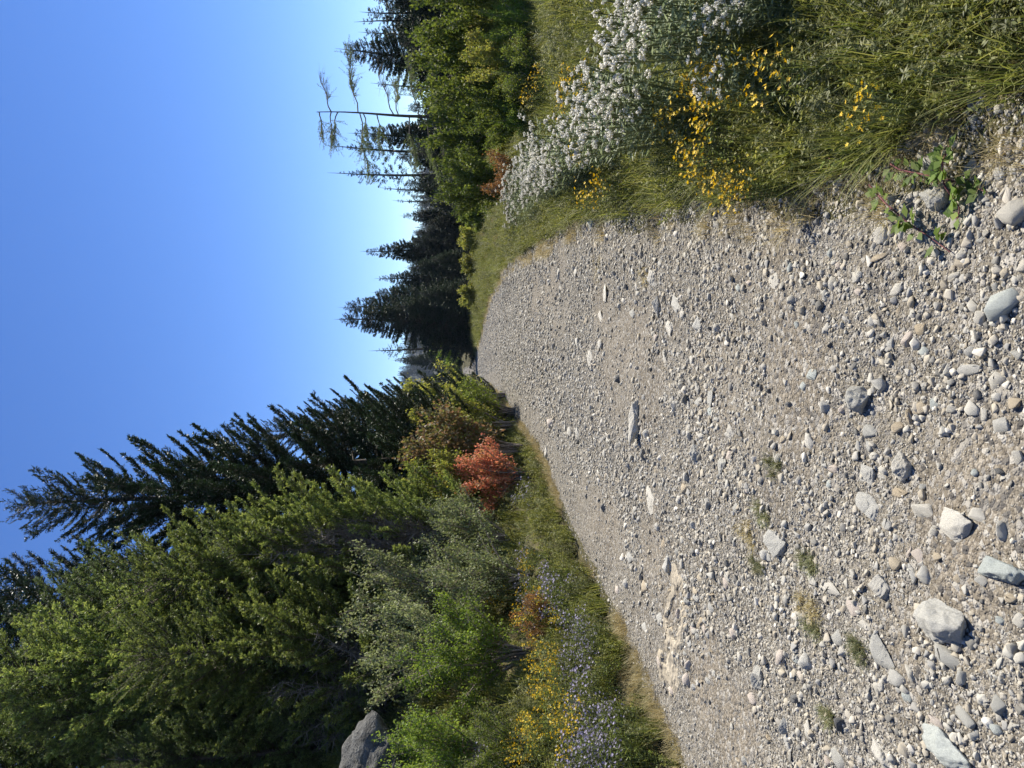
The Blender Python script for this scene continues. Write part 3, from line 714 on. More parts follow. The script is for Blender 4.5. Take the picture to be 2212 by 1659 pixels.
# middle group over the bend
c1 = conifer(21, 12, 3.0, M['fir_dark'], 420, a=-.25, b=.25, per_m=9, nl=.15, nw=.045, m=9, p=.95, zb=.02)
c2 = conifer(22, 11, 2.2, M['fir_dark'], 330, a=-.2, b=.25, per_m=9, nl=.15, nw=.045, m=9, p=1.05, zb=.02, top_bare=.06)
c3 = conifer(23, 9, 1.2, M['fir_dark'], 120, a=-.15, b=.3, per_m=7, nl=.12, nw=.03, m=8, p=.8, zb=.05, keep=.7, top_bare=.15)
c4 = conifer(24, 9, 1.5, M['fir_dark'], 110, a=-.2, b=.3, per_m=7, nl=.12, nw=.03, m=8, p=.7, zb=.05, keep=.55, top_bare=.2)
G = None
tree(775, 872, 32, c2, 11, 'lowest dark fir at the end of the left row', wid=.6)
MID = [(722, 692, 60, c1, 12, 1.25, 'tallest pointed fir in the middle of the view'), (730, 664, 64, c1, 12, 1.1, 'fir standing shoulder to shoulder with the tallest middle one'),
 (778, 540, 60, c2, 11, 1.15, 'pointed fir with a bare leader right of the middle group'), (808, 604, 68, c2, 11, 1.1, 'fir peeking between the two pointed ones'),
 (800, 630, 75, c1, 12, .9, 'fir with a ragged top behind the middle group'), (796, 755, 66, c4, 9, 1.2, 'thin open fir at the left of the middle group'),
 (845, 780, 132, c2, 11, 1.0, 'short fir beyond the bend of the road'), (880, 520, 58, c1, 12, 1.2, 'squat dark fir low in the middle group'),
 (872, 575, 55, c1, 12, 1.2, 'broad dark fir below the peeking one'), (900, 635, 52, c1, 12, 1.5, 'bushy low fir in front of the middle group'),
 (915, 480, 50, c1, 12, 1.5, 'bushy fir under the far ridge'), (905, 440, 48, c2, 11, 1.3, 'dark bushy fir left of the thin row'),
 (888, 410, 46, c1, 12, 1.2, 'dark fir hidden low behind the thin row'), (930, 730, 62, c1, 12, 1.5, 'low fir behind the pale green shrub'),
 (910, 820, 142, c1, 12, 1.6, 'rounded green fir where the road disappears'), (890, 850, 62, c1, 12, 1.4, 'dark fir bush beside the yellowing shrubs')]
MID += [(862, 470, 52, c2, 11, 1.3, 'fir with a notched tip beside the bushy one'), (893, 500, 56, c1, 12, 1.2, 'low fir closing the gap right of the middle group'), (895, 465, 64, c1, 12, 1.1, 'low fir seen against the far ridge'),
 (850, 555, 66, c1, 12, 1.1, 'dark fir between the two pointed ones'), (840, 660, 58, c1, 12, 1.3, 'dark fir filling the foot of the tallest middle one'), (850, 700, 70, c1, 12, 1.2, 'dark fir left of the tallest middle one'), (930, 420, 44, c1, 12, 1.3, 'rounded dark fir behind the leafy shrub by the bend'),
 (900, 770, 137, c1, 12, 1.2, 'fir low against the ridge left of the middle group'), (925, 560, 50, c1, 12, 1.5, 'low dark fir behind the yellow-green bank shrubs')]
for X, Y, d, pr, h_, wd_, lab in MID: tree(X, Y, d, pr, h_, lab, wid=wd_)
RIGHT = [(868, 395, 52, c1, 12, 1.2, 'dark fir seen between the thin row and the far ridge'), (850, 280, 50, c1, 12, 1.3, 'dark fir filling between the thin row and the snag'), (860, 150, 46, c1, 12, 1.2, 'dark fir below the dense clear-standing one'), (835, 50, 48, c1, 12, 1.3, 'dark fir under the two-leader fir'), (845, 0, 44, c1, 12, 1.2, 'dark fir low at the right edge'), (880, 330, 36, c1, 12, 1.2, 'low dark fir just behind the leafy shrubs'),
 (706, 373, 42, c4, 9, .9, 'thin fir with a bare leader, nearest the middle of the thin row'), (702, 318, 42, c4, 9, 1.0, 'thinnest tall fir of the row behind the leaning snag'),
 (750, 292, 44, c2, 11, 1.1, 'small fir just right of the thinnest tall one'), (818, 405, 46, c3, 9, 1.2, 'short open fir stepping down to the far ridge'),
 (848, 432, 50, c3, 9, 1.2, 'lowest open fir of the thin row'), (724, 112, 36, c1, 12, 1.3, 'dark dense fir standing clear at the right'),
 (800, 180, 38, c3, 9, 1.2, 'small fir between the snag and the dense fir'), (772, 66, 37, c2, 11, 1.1, 'thin fir with two leaders near the right edge'),
 (765, 48, 40, c3, 9, 1.2, 'thin fir behind the one with two leaders'), (776, 18, 38, c2, 11, 1.4, 'open fir at the right edge'), (780, -14, 36, c1, 12, 1.3, 'dense fir cut off by the right edge'),
 (850, 340, 40, c1, 12, 1.1, 'dark fir low behind the leafy shrubs'), (870, 230, 34, c1, 12, 1.2, 'dark fir behind the base of the snag'), (850, 90, 33, c1, 12, 1.2, 'dark fir filling behind the right shrubs')]
for X, Y, d, pr, h_, wd_, lab in RIGHT: tree(X, Y, d, pr, h_, lab, wid=wd_)

# the sparse snag with a few living boughs
def snag():
    x, y, zt = at_depth(684, 243, 19); z0 = Hs(x, y) - .1; Ht = zt - z0
    tb = Buf(); zz = np.linspace(0, 1, 16); kids = []
    pts = np.stack([.05 * np.sin(zz * 9) * Ht * .12, 0 * zz, zz * Ht], 1); tube(tb, pts, .07 * (1 - zz) ** 1.2 + .01, 7)
    r = np.random.default_rng(5)
    # (height fraction, azimuth (0 = picture right of upright view), length, rise, leafy)
    spec = [(.985, 3.0, .55, -.1, 1), (.93, .2, .9, .35, .3), (.90, 3.3, .8, .15, 1), (.93, 2.6, .7, .1, 1), (.80, .15, 1.6, .22, 1), (.79, 2.9, 1.5, -.12, 1), (.77, 3.5, 1.0, -.2, 1),
            (.70, 3.1, .8, -.1, .8), (.62, .1, 1.1, .4, 0), (.6, .5, 1.3, .1, .7), (.55, 3.0, 1.2, -.2, 1), (.5, .1, 1.5, .2, 1), (.47, 2.8, 1.4, -.25, 1), (.42, -.3, 1.6, 0, 1), (.4, 3.4, 1.6, -.2, 1), (.35, .2, 1.8, -.1, 1), (.33, 2.9, 2.2, -.1, 1), (.28, 3.3, 1.7, -.2, 1)]
    for hf, az, L_, rise, leafy in spec:
        bb = Buf(); nb = Buf(); kids.append((bb, nb)); t = np.linspace(0, 1, 7); az_ = az + .08 * np.sin(t * 3 + hf * 9)
        p = np.array([np.interp(hf, zz, pts[:, 0]), 0, hf * Ht]) + np.stack([np.cos(az_) * L_ * t, np.sin(az_) * L_ * t, L_ * (rise * t * .9 + .03 * np.sin(t * 9 + hf * 20))], 1)
        tube(bb, p, .014 * (1 - t) + .004, 5)
        n = int(60 * L_); tt = r.uniform(.3, 1, n); A = np.stack([np.interp(tt, t, p[:, k]) for k in range(3)], 1)
        bd = nrm(np.stack([np.cos(az) + r.normal(0, .6, n), np.sin(az) + r.normal(0, .6, n), r.normal(-.1, .3, n)], 1)); bl = r.uniform(.15, .5, n)
        twigs(bb, A, A + bd * bl[:, None], .004, .0015)
        if leafy:
            k = r.uniform(size=n) < leafy; A, bd, bl = A[k], bd[k], bl[k]; m = 22; q = np.repeat(np.arange(len(A)), m); u = r.uniform(.1, 1, len(q))
            P = A[q] + bd[q] * (bl[q] * u)[:, None]
            leaves(nb, P, nrm(bd[q] * .7 + rdir(len(q), r) * .8), rdir(len(q), r), np.full(len(q), .04), np.full(len(q), .011), r.uniform(.4, 1, len(q)))
    e = thing('dead_tree', [('trunk', tb.mesh('trunk', True, M['bark']))], (x, y, z0), 0, 1, 'half-dead fir with a bare crooked trunk and a few sparse boughs against the sky', 'dead tree')
    for bb, nb in kids:
        o = link('branch', bb.mesh('branch', True, M['greywood']), e)
        if nb.n: link('foliage', nb.mesh('foliage', False, M['fir_mid']), o)
snag()

# ------------------------------------------------------------------ leafy shrubs
def lm(name, *cols, **kw): M[name] = leafmat(name, list(cols), **kw); return M[name]
lm('leaf_pale', (.10, .13, .05), (.20, .24, .10), (.32, .36, .20), trans=.4, rough=.55, spec=.4)
lm('leaf_bright', (.08, .14, .025), (.15, .23, .04), (.25, .33, .08), trans=.45, rough=.58, spec=.3)
lm('leaf_mid', (.06, .09, .02), (.12, .17, .035), (.22, .26, .06), trans=.4, rough=.58, spec=.3)
lm('leaf_greyg', (.10, .13, .05), (.18, .22, .09), (.30, .34, .16), trans=.3)
lm('leaf_red', (.20, .19, .07), (.55, .21, .12), (.66, .30, .18), (.34, .24, .09), (.60, .25, .14), trans=.4, tcol=1.3)
lm('leaf_rust', (.10, .12, .03), (.17, .15, .055), (.30, .19, .10), (.13, .17, .04), (.24, .22, .08), trans=.4)
lm('leaf_yellowing', (.10, .14, .03), (.17, .22, .045), (.30, .30, .07), (.16, .20, .05), (.28, .23, .08), trans=.45)
lm('leaf_orange', (.12, .11, .04), (.24, .13, .05), (.26, .18, .07), trans=.4)
def shrub(seed, Rx, Hz, mat, nst=14, ntw=30, nlf=12, ll=.045, lw=.028, twl=.35, wood='twig', upright=.5, gap=.0, thin=1):
    r = np.random.default_rng(seed); sb = Buf(); lb = Buf()
    az = r.uniform(0, 6.28, nst); rad = Rx * r.uniform(.15, 1, nst) ** .7; top = Hz * r.uniform(.6, 1.02, nst) * np.sqrt(np.clip(1 - .6 * (rad / Rx) ** 2, .1, 1))
    As = []; 
    for i in range(nst):
        t = np.linspace(0, 1, 9); o = np.array([np.cos(az[i]), np.sin(az[i])])
        rr = rad[i] * (t ** (1 + upright)) + .05
        p = np.stack([o[0] * rr + .04 * np.sin(t * 8 + i), o[1] * rr + .04 * np.cos(t * 7 + i), top[i] * t ** .85], 1)
        tube(sb, p, thin * (.008 + .008 * Hz) * (1 - t) + .003, 5)
        n = ntw; tt = r.uniform(.18, 1, n) ** .7; A = np.stack([np.interp(tt, t, p[:, k]) for k in range(3)], 1)
        d = nrm(np.stack([o[0] * .35 + r.normal(0, .75, n), o[1] * .35 + r.normal(0, .75, n), r.normal(.25, .5, n)], 1)); L_ = twl * Hz * r.uniform(.35, 1, n) * (1.15 - tt * .6) * .5
        As.append((A, d, L_))
    A = np.concatenate([a[0] for a in As]); d = np.concatenate([a[1] for a in As]); L_ = np.concatenate([a[2] for a in As])
    B = A + d * L_[:, None]; B[:, 2] = np.maximum(B[:, 2], .03)
    twigs(sb, A, B, .004, .0015)
    n = len(A); m = nlf; q = np.repeat(np.arange(n), m); u = r.uniform(.1, 1.05, n * m)
    P = A[q] + (B - A)[q] * u[:, None] + r.normal(0, .02 + ll * .4, (n * m, 3)); P[:, 2] = np.abs(P[:, 2])
    D = nrm(d[q] * .5 + rdir(n * m, r) * .9 + [0, 0, -.15]); N = nrm(rdir(n * m, r) + [0, 0, .9])
    twr = r.uniform(size=n)
    col = np.clip(.55 * twr[q] + .5 * r.uniform(size=n * m), 0, 1)
    leaves(lb, P, D, N, ll * r.uniform(.6, 1.25, n * m), lw * r.uniform(.7, 1.2, n * m), col)
    return [('stems', sb.mesh('stems', True, M[wood])), ('foliage', lb.mesh('foliage', False, mat))]
def put(X0, X1, Y0, Y1, d, parts, Rx, Hz, label, name='shrub', cat='shrub', group=None, wid=1., base=None):
    """a shrub whose top shows at X0 and whose foot at X1 or hidden, between Y0 and Y1, at distance d"""
    if d < 13.5 or X1 > 1110: x, y = cast(X1, (Y0 + Y1) / 2, .4 if Y0 > 829 else 0)
    else: x, y, _z = at_depth(X0, (Y0 + Y1) / 2, d)
    z0 = Hs(x, y) - .03; v = ray(X0, (Y0 + Y1) / 2); zt = EYE + v[2] * y / v[1]
    s = max(zt - z0, .3) / Hz; sw = abs(Y1 - Y0) * K * y / 2 / (Rx * 1.0) * wid; sw = max(sw, s * .7)
    return thing(name, parts, (x, y, z0), RR.uniform(0, 6.28), (sw, sw, s), label, cat, group)
s_pale = shrub(31, 1.0, 1.8, M['leaf_pale'], 22, 36, 13, .04, .026)
s_bright = shrub(32, .9, 1.5, M['leaf_bright'], 24, 38, 14, .038, .026)
s_mid = shrub(33, 1.0, 1.6, M['leaf_mid'], 22, 34, 12, .045, .03)
s_grey = shrub(34, .8, 1.0, M['leaf_greyg'], 26, 30, 14, .03, .018)
s_red = shrub(35, .8, 1.2, M['leaf_red'], 20, 26, 13, .05, .034, twl=.4)
s_rust = shrub(36, .9, 1.8, M['leaf_rust'], 18, 28, 12, .07, .05)
s_yel = shrub(37, 1.0, 2.0, M['leaf_yellowing'], 22, 34, 12, .06, .042)
s_or = shrub(38, .5, .6, M['leaf_orange'], 16, 22, 12, .035, .02)
s_big = shrub(39, 1.4, 2.4, M['leaf_mid'], 26, 40, 13, .075, .052)
s_bigy = shrub(40, 1.4, 2.4, M['leaf_yellowing'], 26, 40, 13, .075, .052)
s_far = shrub(41, 1.4, 2.2, M['leaf_mid'], 20, 30, 12, .16, .11)
s_farb = shrub(42, 1.4, 2.2, M['leaf_bright'], 20, 30, 12, .14, .10)
s_fary = shrub(43, 1.4, 2.0, M['leaf_yellowing'], 20, 30, 10, .15, .10)
LEFT = [
 (690,1010,1190,1400,9.6,s_pale,1.0,1.8,'pale-leaved willow shrub glittering below the firs'),
 (735,1000,1330,1470,8.6,s_pale,1.0,1.8,'silvery green shrub right of the boulder'),
 (850,1070,1290,1540,7.4,s_bright,.9,1.5,'bright green bushy shrub in front of the boulder'),
 (790,990,1560,1700,7.0,s_bright,.9,1.5,'bright green shrub hiding the foot of the boulder'),
 (950,1075,1540,1690,6.2,s_mid,1.0,1.6,'dark green shrub at the left edge below the boulder'),
 (880,1060,1110,1230,10.8,s_grey,.8,1.0,'grey-green herb bush left of the red shrub'),
 (900,1080,1200,1310,9.4,s_grey,.8,1.0,'grey-green herb bush under the willow'),
 (970,1095,950,1110,11.8,s_red,.8,1.2,'bright coral-red shrub on the bank'),
 (838,1000,930,1020,16,s_rust,.9,1.8,'rust-brown maple shrub above the red shrub'),
 (870,1000,990,1070,15,s_yel,1.0,2.0,'fading olive shrub tangled with dead twigs'),
 (868,1040,880,960,19,s_yel,1.0,2.0,'green-yellow shrub right of the rusty one'),
 (858,1050,825,890,24,s_yel,1.0,2.0,'orange-tinged shrub where the left bank meets the road'),
 (930,1070,850,930,20,s_mid,1.0,1.6,'low green shrub under the orange-tinged one'),
 (800,930,1070,1160,14.5,s_mid,1.0,1.6,'small dark shrub above the coral-red one'),
 (1105,1145,1315,1350,6.3,s_or,.5,.6,'orange-turning low bush among the purple asters'),
 (1010,1060,960,1000,13,s_or,.5,.6,'small orange bush behind the red shrub'),
]
for a in LEFT: put(*a[:6], a[6], a[7], a[8])
RS = [
 (915,1080,330,460,17.5,s_big,1.4,2.4,'green leafy shrub behind the white flowers near the bend'),
 (880,1120,190,340,16,s_big,1.4,2.4,'tall green leafy shrub under the snag'),
 (862,1150,60,210,14.5,s_big,1.4,2.4,'tall leafy shrub right of the snag with dense dark base'),
 (850,1160,-60,90,13,s_big,1.4,2.4,'leafy shrub cut by the right edge'),
 (985,1160,190,300,13.5,s_big,1.4,2.4,'lower green shrub in front of the tall leafy shrubs'),
 (990,1170,70,190,12,s_bigy,1.4,2.4,'yellow-brown maple shrub near the right edge'),
 (1040,1190,110,200,11,s_mid,1.0,1.6,'low green shrub rising behind the narrow white strip'),
 (1030,1180,10,100,10.5,s_bright,.9,1.5,'bright low shrub above the right-edge white drift'),
 (1060,1170,210,290,11.5,s_bright,.9,1.5,'bright low shrub behind the second white flowers'),
 (1000,1170,-30,80,11.5,s_bigy,1.4,2.4,'yellow-brown shrub at the right edge'),
 (1050,1130,260,340,13.5,s_yel,1.0,2.0,'small yellow-green bush beside the first white flowers'),
 (1135,1180,60,120,10,s_or,.5,.6,'reddish low bush under the right shrubs'),
 (1040,1110,355,400,15,s_or,.5,.6,'orange low bush behind the white flower patch'),
 (915,1010,700,770,72,s_farb,1.4,2.2,'pale green shrub at the foot of the middle firs'),
 (975,1008,768,796,98,s_far,1.4,2.2,'small green shrub where the road vanishes'),
 (985,1030,610,670,44,s_fary,1.4,2.0,'brownish shrub in the grass bank under the middle firs'),
 (990,1035,540,600,42,s_fary,1.4,2.0,'yellow-green shrub on the bank right of the brownish one'),
 (985,1040,480,545,36,s_fary,1.4,2.0,'yellow-green shrub at the back of the bend'),
 (985,1045,430,490,30,s_far,1.4,2.2,'green shrub between the bend and the white flowers'),
 (985,1004,800,835,125,s_farb,1.4,2.2,'pale bush at the very end of the road'),
]
for a in RS: put(*a[:6], a[6], a[7], a[8])
# bare grey brush
def brush(seed, name_label, X, Y, d, Hz, Rx):
    parts = shrub(seed, Rx, Hz, M['leaf_greyg'], 34, 46, 1, .02, .01, wood='greywood', twl=.6, upright=-.2, thin=.15)[:1]
    x, y, zt = at_depth(X, Y, d); z0 = Hs(x, y) - .05; thing('bare_shrub', parts, (x, y, z0), 0, (1, 1, max(zt - z0, .5) / Hz), name_label, 'bare shrub')
brush(51, 'tangle of bare grey twigs under the yellow-green fir', 560, 1480, 11.4, 1.6, .9)
brush(52, 'tangle of bare twigs by the dark hollow above the red shrub', 850, 1120, 15, 1.2, .5)
brush(53, 'bare grey twigs between the two slender firs', 520, 1190, 12.8, 1.2, .5)

# ------------------------------------------------------------------ flowering herbs
def petals(buf, Cn, up, n, L_, W_, r, rr):
    m = len(Cn); ref = nrm(np.cross(up, rdir(m, rr))); b = np.cross(up, ref)
    for k in range(n):
        a = 6.283 * k / n; D = nrm(ref * math.cos(a) + b * math.sin(a) + up * .25)
        leaves(buf, Cn, D, up, np.full(m, L_), np.full(m, W_), r)
def herb(seed, kind, Ht, nst, spread, leafm, flm, nl=26, ll=.05, lw=.008, heads=18, hs=.009):
    r = np.random.default_rng(seed); sb, lb, fb = Buf(), Buf(), Buf()
    for i in range(nst):
        a = r.uniform(0, 6.28); d = spread * r.uniform(0, 1) ** .6; h_ = Ht * r.uniform(.75, 1.05); t = np.linspace(0, 1, 6)
        p = np.stack([np.cos(a) * d * (.35 + .65 * t ** 1.4), np.sin(a) * d * (.35 + .65 * t ** 1.4), h_ * t], 1); tube(sb, p, np.full(6, .0028), 4)
        tt = r.uniform(.08, .95, nl); A = np.stack([np.interp(tt, t, p[:, k]) for k in range(3)], 1); az = r.uniform(0, 6.28, nl)
        D = nrm(np.stack([np.cos(az), np.sin(az), r.uniform(-.1, .9, nl)], 1))
        leaves(lb, A, D, nrm(rdir(nl, r) + [0, 0, 1]), ll * r.uniform(.6, 1.2, nl), np.full(nl, lw), r.uniform(size=nl))
        top = p[-1]
        n = max(2, int(heads * r.uniform(.6, 1.2)))
        if kind == 'white':
            q = r.normal(0, 1, (n, 3)); q = nrm(q) * r.uniform(.2, 1, (n, 1)) ** .5 * [.026, .026, .016]; Cn = top + q + [0, 0, .012]
            v, f = OCT; V = Cn[:, None] + v[None] * (hs * r.uniform(.7, 1.25, n))[:, None, None]
            fb.add(V.reshape(-1, 3), (f[None] + np.arange(n)[:, None, None] * len(v)).reshape(-1, 3), np.repeat(r.uniform(size=n), len(v)))
            twigs(sb, np.repeat(p[-1:] - [0, 0, .03], n, 0), Cn, .001, .001)
        elif kind == 'plume':
            q = np.stack([r.normal(0, .02, n), r.normal(0, .02, n), -r.uniform(0, .14, n)], 1); Cn = top + q * [1, 1, 1] + [0, 0, .02]
            petals(fb, Cn, nrm(rdir(n, r) + [0, 0, .8]), 4, hs, hs * .6, r.uniform(size=n), r)
        else:
            q = np.stack([r.normal(0, .045, n), r.normal(0, .045, n), r.uniform(-.08, .03, n)], 1); Cn = top + q
            twigs(sb, np.repeat(p[-1:] - [0, 0, .09], n, 0), Cn, .0012, .001)
            petals(fb, Cn, nrm(rdir(n, r) * .7 + [0, 0, .8]), 5 if kind == 'star' else 9, hs, hs * (.5 if kind == 'star' else .25), r.uniform(size=n), r)
    return [('stems', sb.mesh('stems', True, M['stem'])), ('leaves', lb.mesh('leaves', False, leafm)), ('blossom', fb.mesh('blossom', False, flm))]
OCT = ico(1) if False else (np.array([[1, 0, 0], [-1, 0, 0], [0, 1, 0], [0, -1, 0], [0, 0, 1], [0, 0, -1.]]), np.array([[0, 2, 4], [2, 1, 4], [1, 3, 4], [3, 0, 4], [2, 0, 5], [1, 2, 5], [3, 1, 5], [0, 3, 5]]))
lm('bloom_white', (.80, .78, .68), (.95, .93, .85), trans=.4, objvar=.08, tcol=1)
lm('bloom_yellow', (.75, .48, .02), (.88, .66, .05), trans=.3, objvar=.1, tcol=1)
lm('bloom_purple', (.30, .26, .44), (.50, .46, .64), trans=.3, objvar=.15, tcol=1)
lm('bloom_red', (.45, .03, .02), (.5, .06, .03), trans=.2)
lm('herb_silver', (.13, .17, .09), (.20, .25, .14), (.28, .32, .2), trans=.35)
lm('herb_green', (.08, .11, .03), (.15, .2, .05), (.22, .26, .08), trans=.4)
lm('herb_olive', (.09, .10, .03), (.16, .16, .05), (.22, .2, .08), trans=.4)
W = [herb(60 + i, 'white', .75, 16, .24, M['herb_silver'], M['bloom_white'], 26, .07, .011, 17, .0074) for i in range(3)]
YS_ = [herb(70 + i, 'star', .58, 9, .16, M['herb_green'], M['bloom_yellow'], 26, .035, .011, 7, .0155) for i in range(3)]
YP = [herb(74 + i, 'plume', .6, 9, .2, M['herb_green'], M['bloom_yellow'], 34, .05, .009, 12, .012) for i in range(3)]
PU = [herb(80 + i, 'aster', .5, 12, .22, M['herb_green'], M['bloom_purple'], 28, .045, .010, 6, .0145) for i in range(3)]
def sow(n, boxes, variants, h, label, cat, group, name, smin=.8, smax=1.15, side=None, seed=0, spots=()):
    """plants whose flower heads show inside the given picture boxes"""
    q = random.Random(seed); tot = sum((b[1] - b[0]) * (b[3] - b[2]) * b[4] for b in boxes)
    for bi, (X0, X1, Y0, Y1, wgt) in enumerate(boxes):
        lab0 = label + ', ' + spots[bi]
        k = max(1, round(n * (X1 - X0) * (Y1 - Y0) * wgt / tot))
        for _ in range(k):
            for _t in range(20):
                s_ = q.uniform(smin, smax); x, y = cast(q.uniform(X0, X1), q.uniform(Y0, Y1), h * s_ * .95)
                if side == 'R' and x < xR(y) + (.55 if h > .7 else .12): continue
                if side == 'L' and x > xL(y) - .15: continue
                break
            else: continue
            thing(name, q.choice(variants), (x, y, Hs(x, y) - .02), q.uniform(0, 6.28), s_, ('taller ' if s_ > (smin + smax) / 2 else 'shorter ') + lab0, cat, group)
sow(54, [(1062, 1100, 400, 455, 1.4), (1085, 1150, 340, 490, 1.5), (1140, 1215, 350, 500, 1.3), (1115, 1180, 300, 400, 1)], W, .75, 'white-flowered plant in the thick drift nearest the bend', 'wildflower', 'white flowers in the drift nearest the bend', 'white_wildflower', side='R', seed=1, spots=['at its far tip', 'in its middle', 'at its near end', 'along its back'])
sow(14, [(1185, 1250, 230, 340, 1), (1240, 1300, 150, 260, 1), (1255, 1330, 210, 260, .5)], W, .75, 'white-flowered plant between the two white drifts', 'wildflower', 'white flowers in the narrow middle strip', 'white_wildflower', side='R', seed=2, spots=['at the far end of the strip', 'at the near end of the strip', 'on the road side of the strip'])
sow(8, [(1275, 1350, 0, 110, 1.2), (1340, 1370, -20, 50, .5)], W, .75, 'white-flowered plant in the drift by the right edge', 'wildflower', 'white flowers in the drift by the right edge', 'white_wildflower', side='R', seed=3, spots=['standing at the back', 'standing in front'])
sow(5, [(1535, 1600, -10, 35, 1), (1500, 1530, 150, 170, .5)], W, .75, 'near white-flowered plant beside yellow stars at the right edge', 'wildflower', 'white flowers close at the right edge', 'white_wildflower', .5, .7, 'R', 4, spots=['right at the picture edge', 'touching the yellow stars'])
sow(12, [(1205, 1270, 170, 235, 1), (1195, 1260, 280, 330, .8), (1140, 1160, 160, 190, .8), (1270, 1320, 370, 430, .5), (1130, 1150, 180, 200, 1)], YS_, .5, 'yellow-flowered plant tucked among the white flowers', 'wildflower', 'yellow flowers among the white ones', 'yellow_wildflower', side='R', seed=5, spots=['beside the narrow white strip', 'on the road side of the drift', 'behind the narrow strip', 'closest to the gravel', 'near the reddish low bush'])
sow(20, [(1415, 1475, 190, 270, 1.2), (1490, 1570, 135, 250, 1.2), (1495, 1560, 290, 420, 1), (1505, 1545, 20, 80, 1), (1580, 1650, 400, 450, 2.2), (1650, 1700, 140, 180, .4), (1850, 1865, 220, 240, 1)], YS_, .45, 'yellow star-flowered plant on the near right verge', 'wildflower', 'yellow star flowers on the near right verge', 'yellow_wildflower', .55, .95, 'R', 6, spots=['in the upper sunny cluster', 'in the big middle cluster', 'toward the gravel edge', 'at the right picture edge', 'closest to the coarse gravel', 'alone among olive herbs', 'low over the cobbles'])
sow(24, [(1000, 1130, 1080, 1300, 1), (1080, 1230, 1250, 1420, .9), (1120, 1360, 1380, 1650, .9), (1030, 1110, 1540, 1659, .8)], YP, .6, 'yellow goldenrod plant on the left bank', 'wildflower', 'goldenrod on the left bank', 'yellow_wildflower', .7, 1.1, 'L', 7, spots=['uphill beside the red shrub', 'below the grey-green bushes', 'mixed with the purple asters', 'beside the bright green shrub'])
sow(50, [(1110, 1240, 1160, 1340, 1), (1190, 1340, 1330, 1500, 1), (1200, 1480, 1480, 1659, 1), (1080, 1140, 1000, 1090, .9), (1070, 1110, 850, 930, 1), (1020, 1040, 1600, 1659, 1)], PU, .5, 'purple aster on the left bank', 'wildflower', 'purple asters on the left bank', 'purple_aster', .7, 1.1, 'L', 8, spots=['uphill under the grey-green bushes', 'beside the goldenrod', 'close to the road edge', 'under the coral-red shrub', 'nearest the bend', 'at the left picture edge'])

# ------------------------------------------------------------------ grass, undergrowth
lm('grass_green', (.09, .12, .03), (.18, .21, .05), (.30, .30, .10), trans=.35, tcol=1.3)
lm('grass_dry', (.26, .22, .10), (.40, .34, .16), (.52, .45, .26), trans=.3, tcol=1.2)
lm('cover', (.10, .12, .03), (.19, .215, .055), (.29, .29, .10), trans=.4)
lm('cover_grey', (.11, .13, .05), (.18, .20, .09), (.28, .28, .15), trans=.35)
def tuft(seed, n, h, wd, sp, mat, bend=(.1, 1.)):
    r = np.random.default_rng(seed); b = Buf(); a = r.uniform(0, 6.28, n); d = sp * r.uniform(0, 1, n) ** .7
    P = np.stack([np.cos(a) * d, np.sin(a) * d, 0 * d - .01], 1)
    blades(b, P, a + r.normal(0, .8, n), h * r.uniform(.45, 1.1, n), r.uniform(*bend, n), np.full(n, wd), r.uniform(size=n)); return b.mesh('tuft', False, mat)
def coverm(seed, h, n, ll, lw, mat, sp=.14):
    r = np.random.default_rng(seed); b = Buf(); k = 7
    for i in range(k):
        a = r.uniform(0, 6.28); d = sp * r.uniform(.1, 1); t = r.uniform(.05, 1, n); hh = h * r.uniform(.6, 1)
        A = np.stack([np.cos(a) * d * (t + .4), np.sin(a) * d * (t + .4), hh * t], 1)
        az = r.uniform(0, 6.28, n); D = nrm(np.stack([np.cos(az), np.sin(az), r.uniform(-.2, .8, n)], 1))
        leaves(b, A, D, nrm(rdir(n, r) + [0, 0, 1]), ll * r.uniform(.6, 1.2, n), np.full(n, lw), r.uniform(size=n))
        twigs(b, np.array([[np.cos(a) * d * .4, np.sin(a) * d * .4, 0]]), np.array([[np.cos(a) * d * 1.4, np.sin(a) * d * 1.4, hh]]), .003, .0015)
    return b.mesh('cover', False, mat)
source('grass', [tuft(i, 46, .32, .0028, .07, M['grass_green']) for i in range(4)])
source('dry', [tuft(20 + i, 50, .2, .0016, .08, M['grass_dry'], (.2, 1.3)) for i in range(4)])
source('cover', [coverm(i, .26, 40, .026, .0095, M['cover']) for i in range(5)] + [coverm(10 + i, .3, 44, .034, .008, M['cover_grey']) for i in range(2)])
def field(n, y0, y1, side, d0, d1, seed, bias=1.):
    r = np.random.default_rng(seed); y = y0 + (y1 - y0) * r.uniform(0, 1, n) ** 1.6; d = d0 + (d1 - d0) * r.uniform(0, 1, n) ** bias
    x = xL(y) - d if side == 'L' else xR(y) + d
    k = np.abs(x) < .62 * y + 1.5
    return x[k], y[k]
def spread(name, key, sets, nvar, s0, s1, label, cat, seed, growy=.02, prob=None):
    r = np.random.default_rng(seed); x = np.concatenate([s[0] for s in sets]); y = np.concatenate([s[1] for s in sets])
    if prob is not None: k = r.uniform(size=len(x)) < prob(x, y); x, y = x[k], y[k]
    n = len(x); s = r.uniform(s0, s1, n) * (1 + growy * y) * np.interp(y, [2, 6], [.72, 1])
    scatter(name, key, np.stack([x, y, H(x, y) - .01], 1), np.stack([r.normal(0, .12, n), r.normal(0, .12, n), r.uniform(0, 6.28, n)], 1), np.stack([s, s, s * r.uniform(.8, 1.2, n)], 1), r.integers(0, nvar, n), label, cat)
def patchy(s, seed, lo=-.25, hi=.2): return lambda x, y: sstep(lo, hi, fbm(x, y, s, 2, seed))
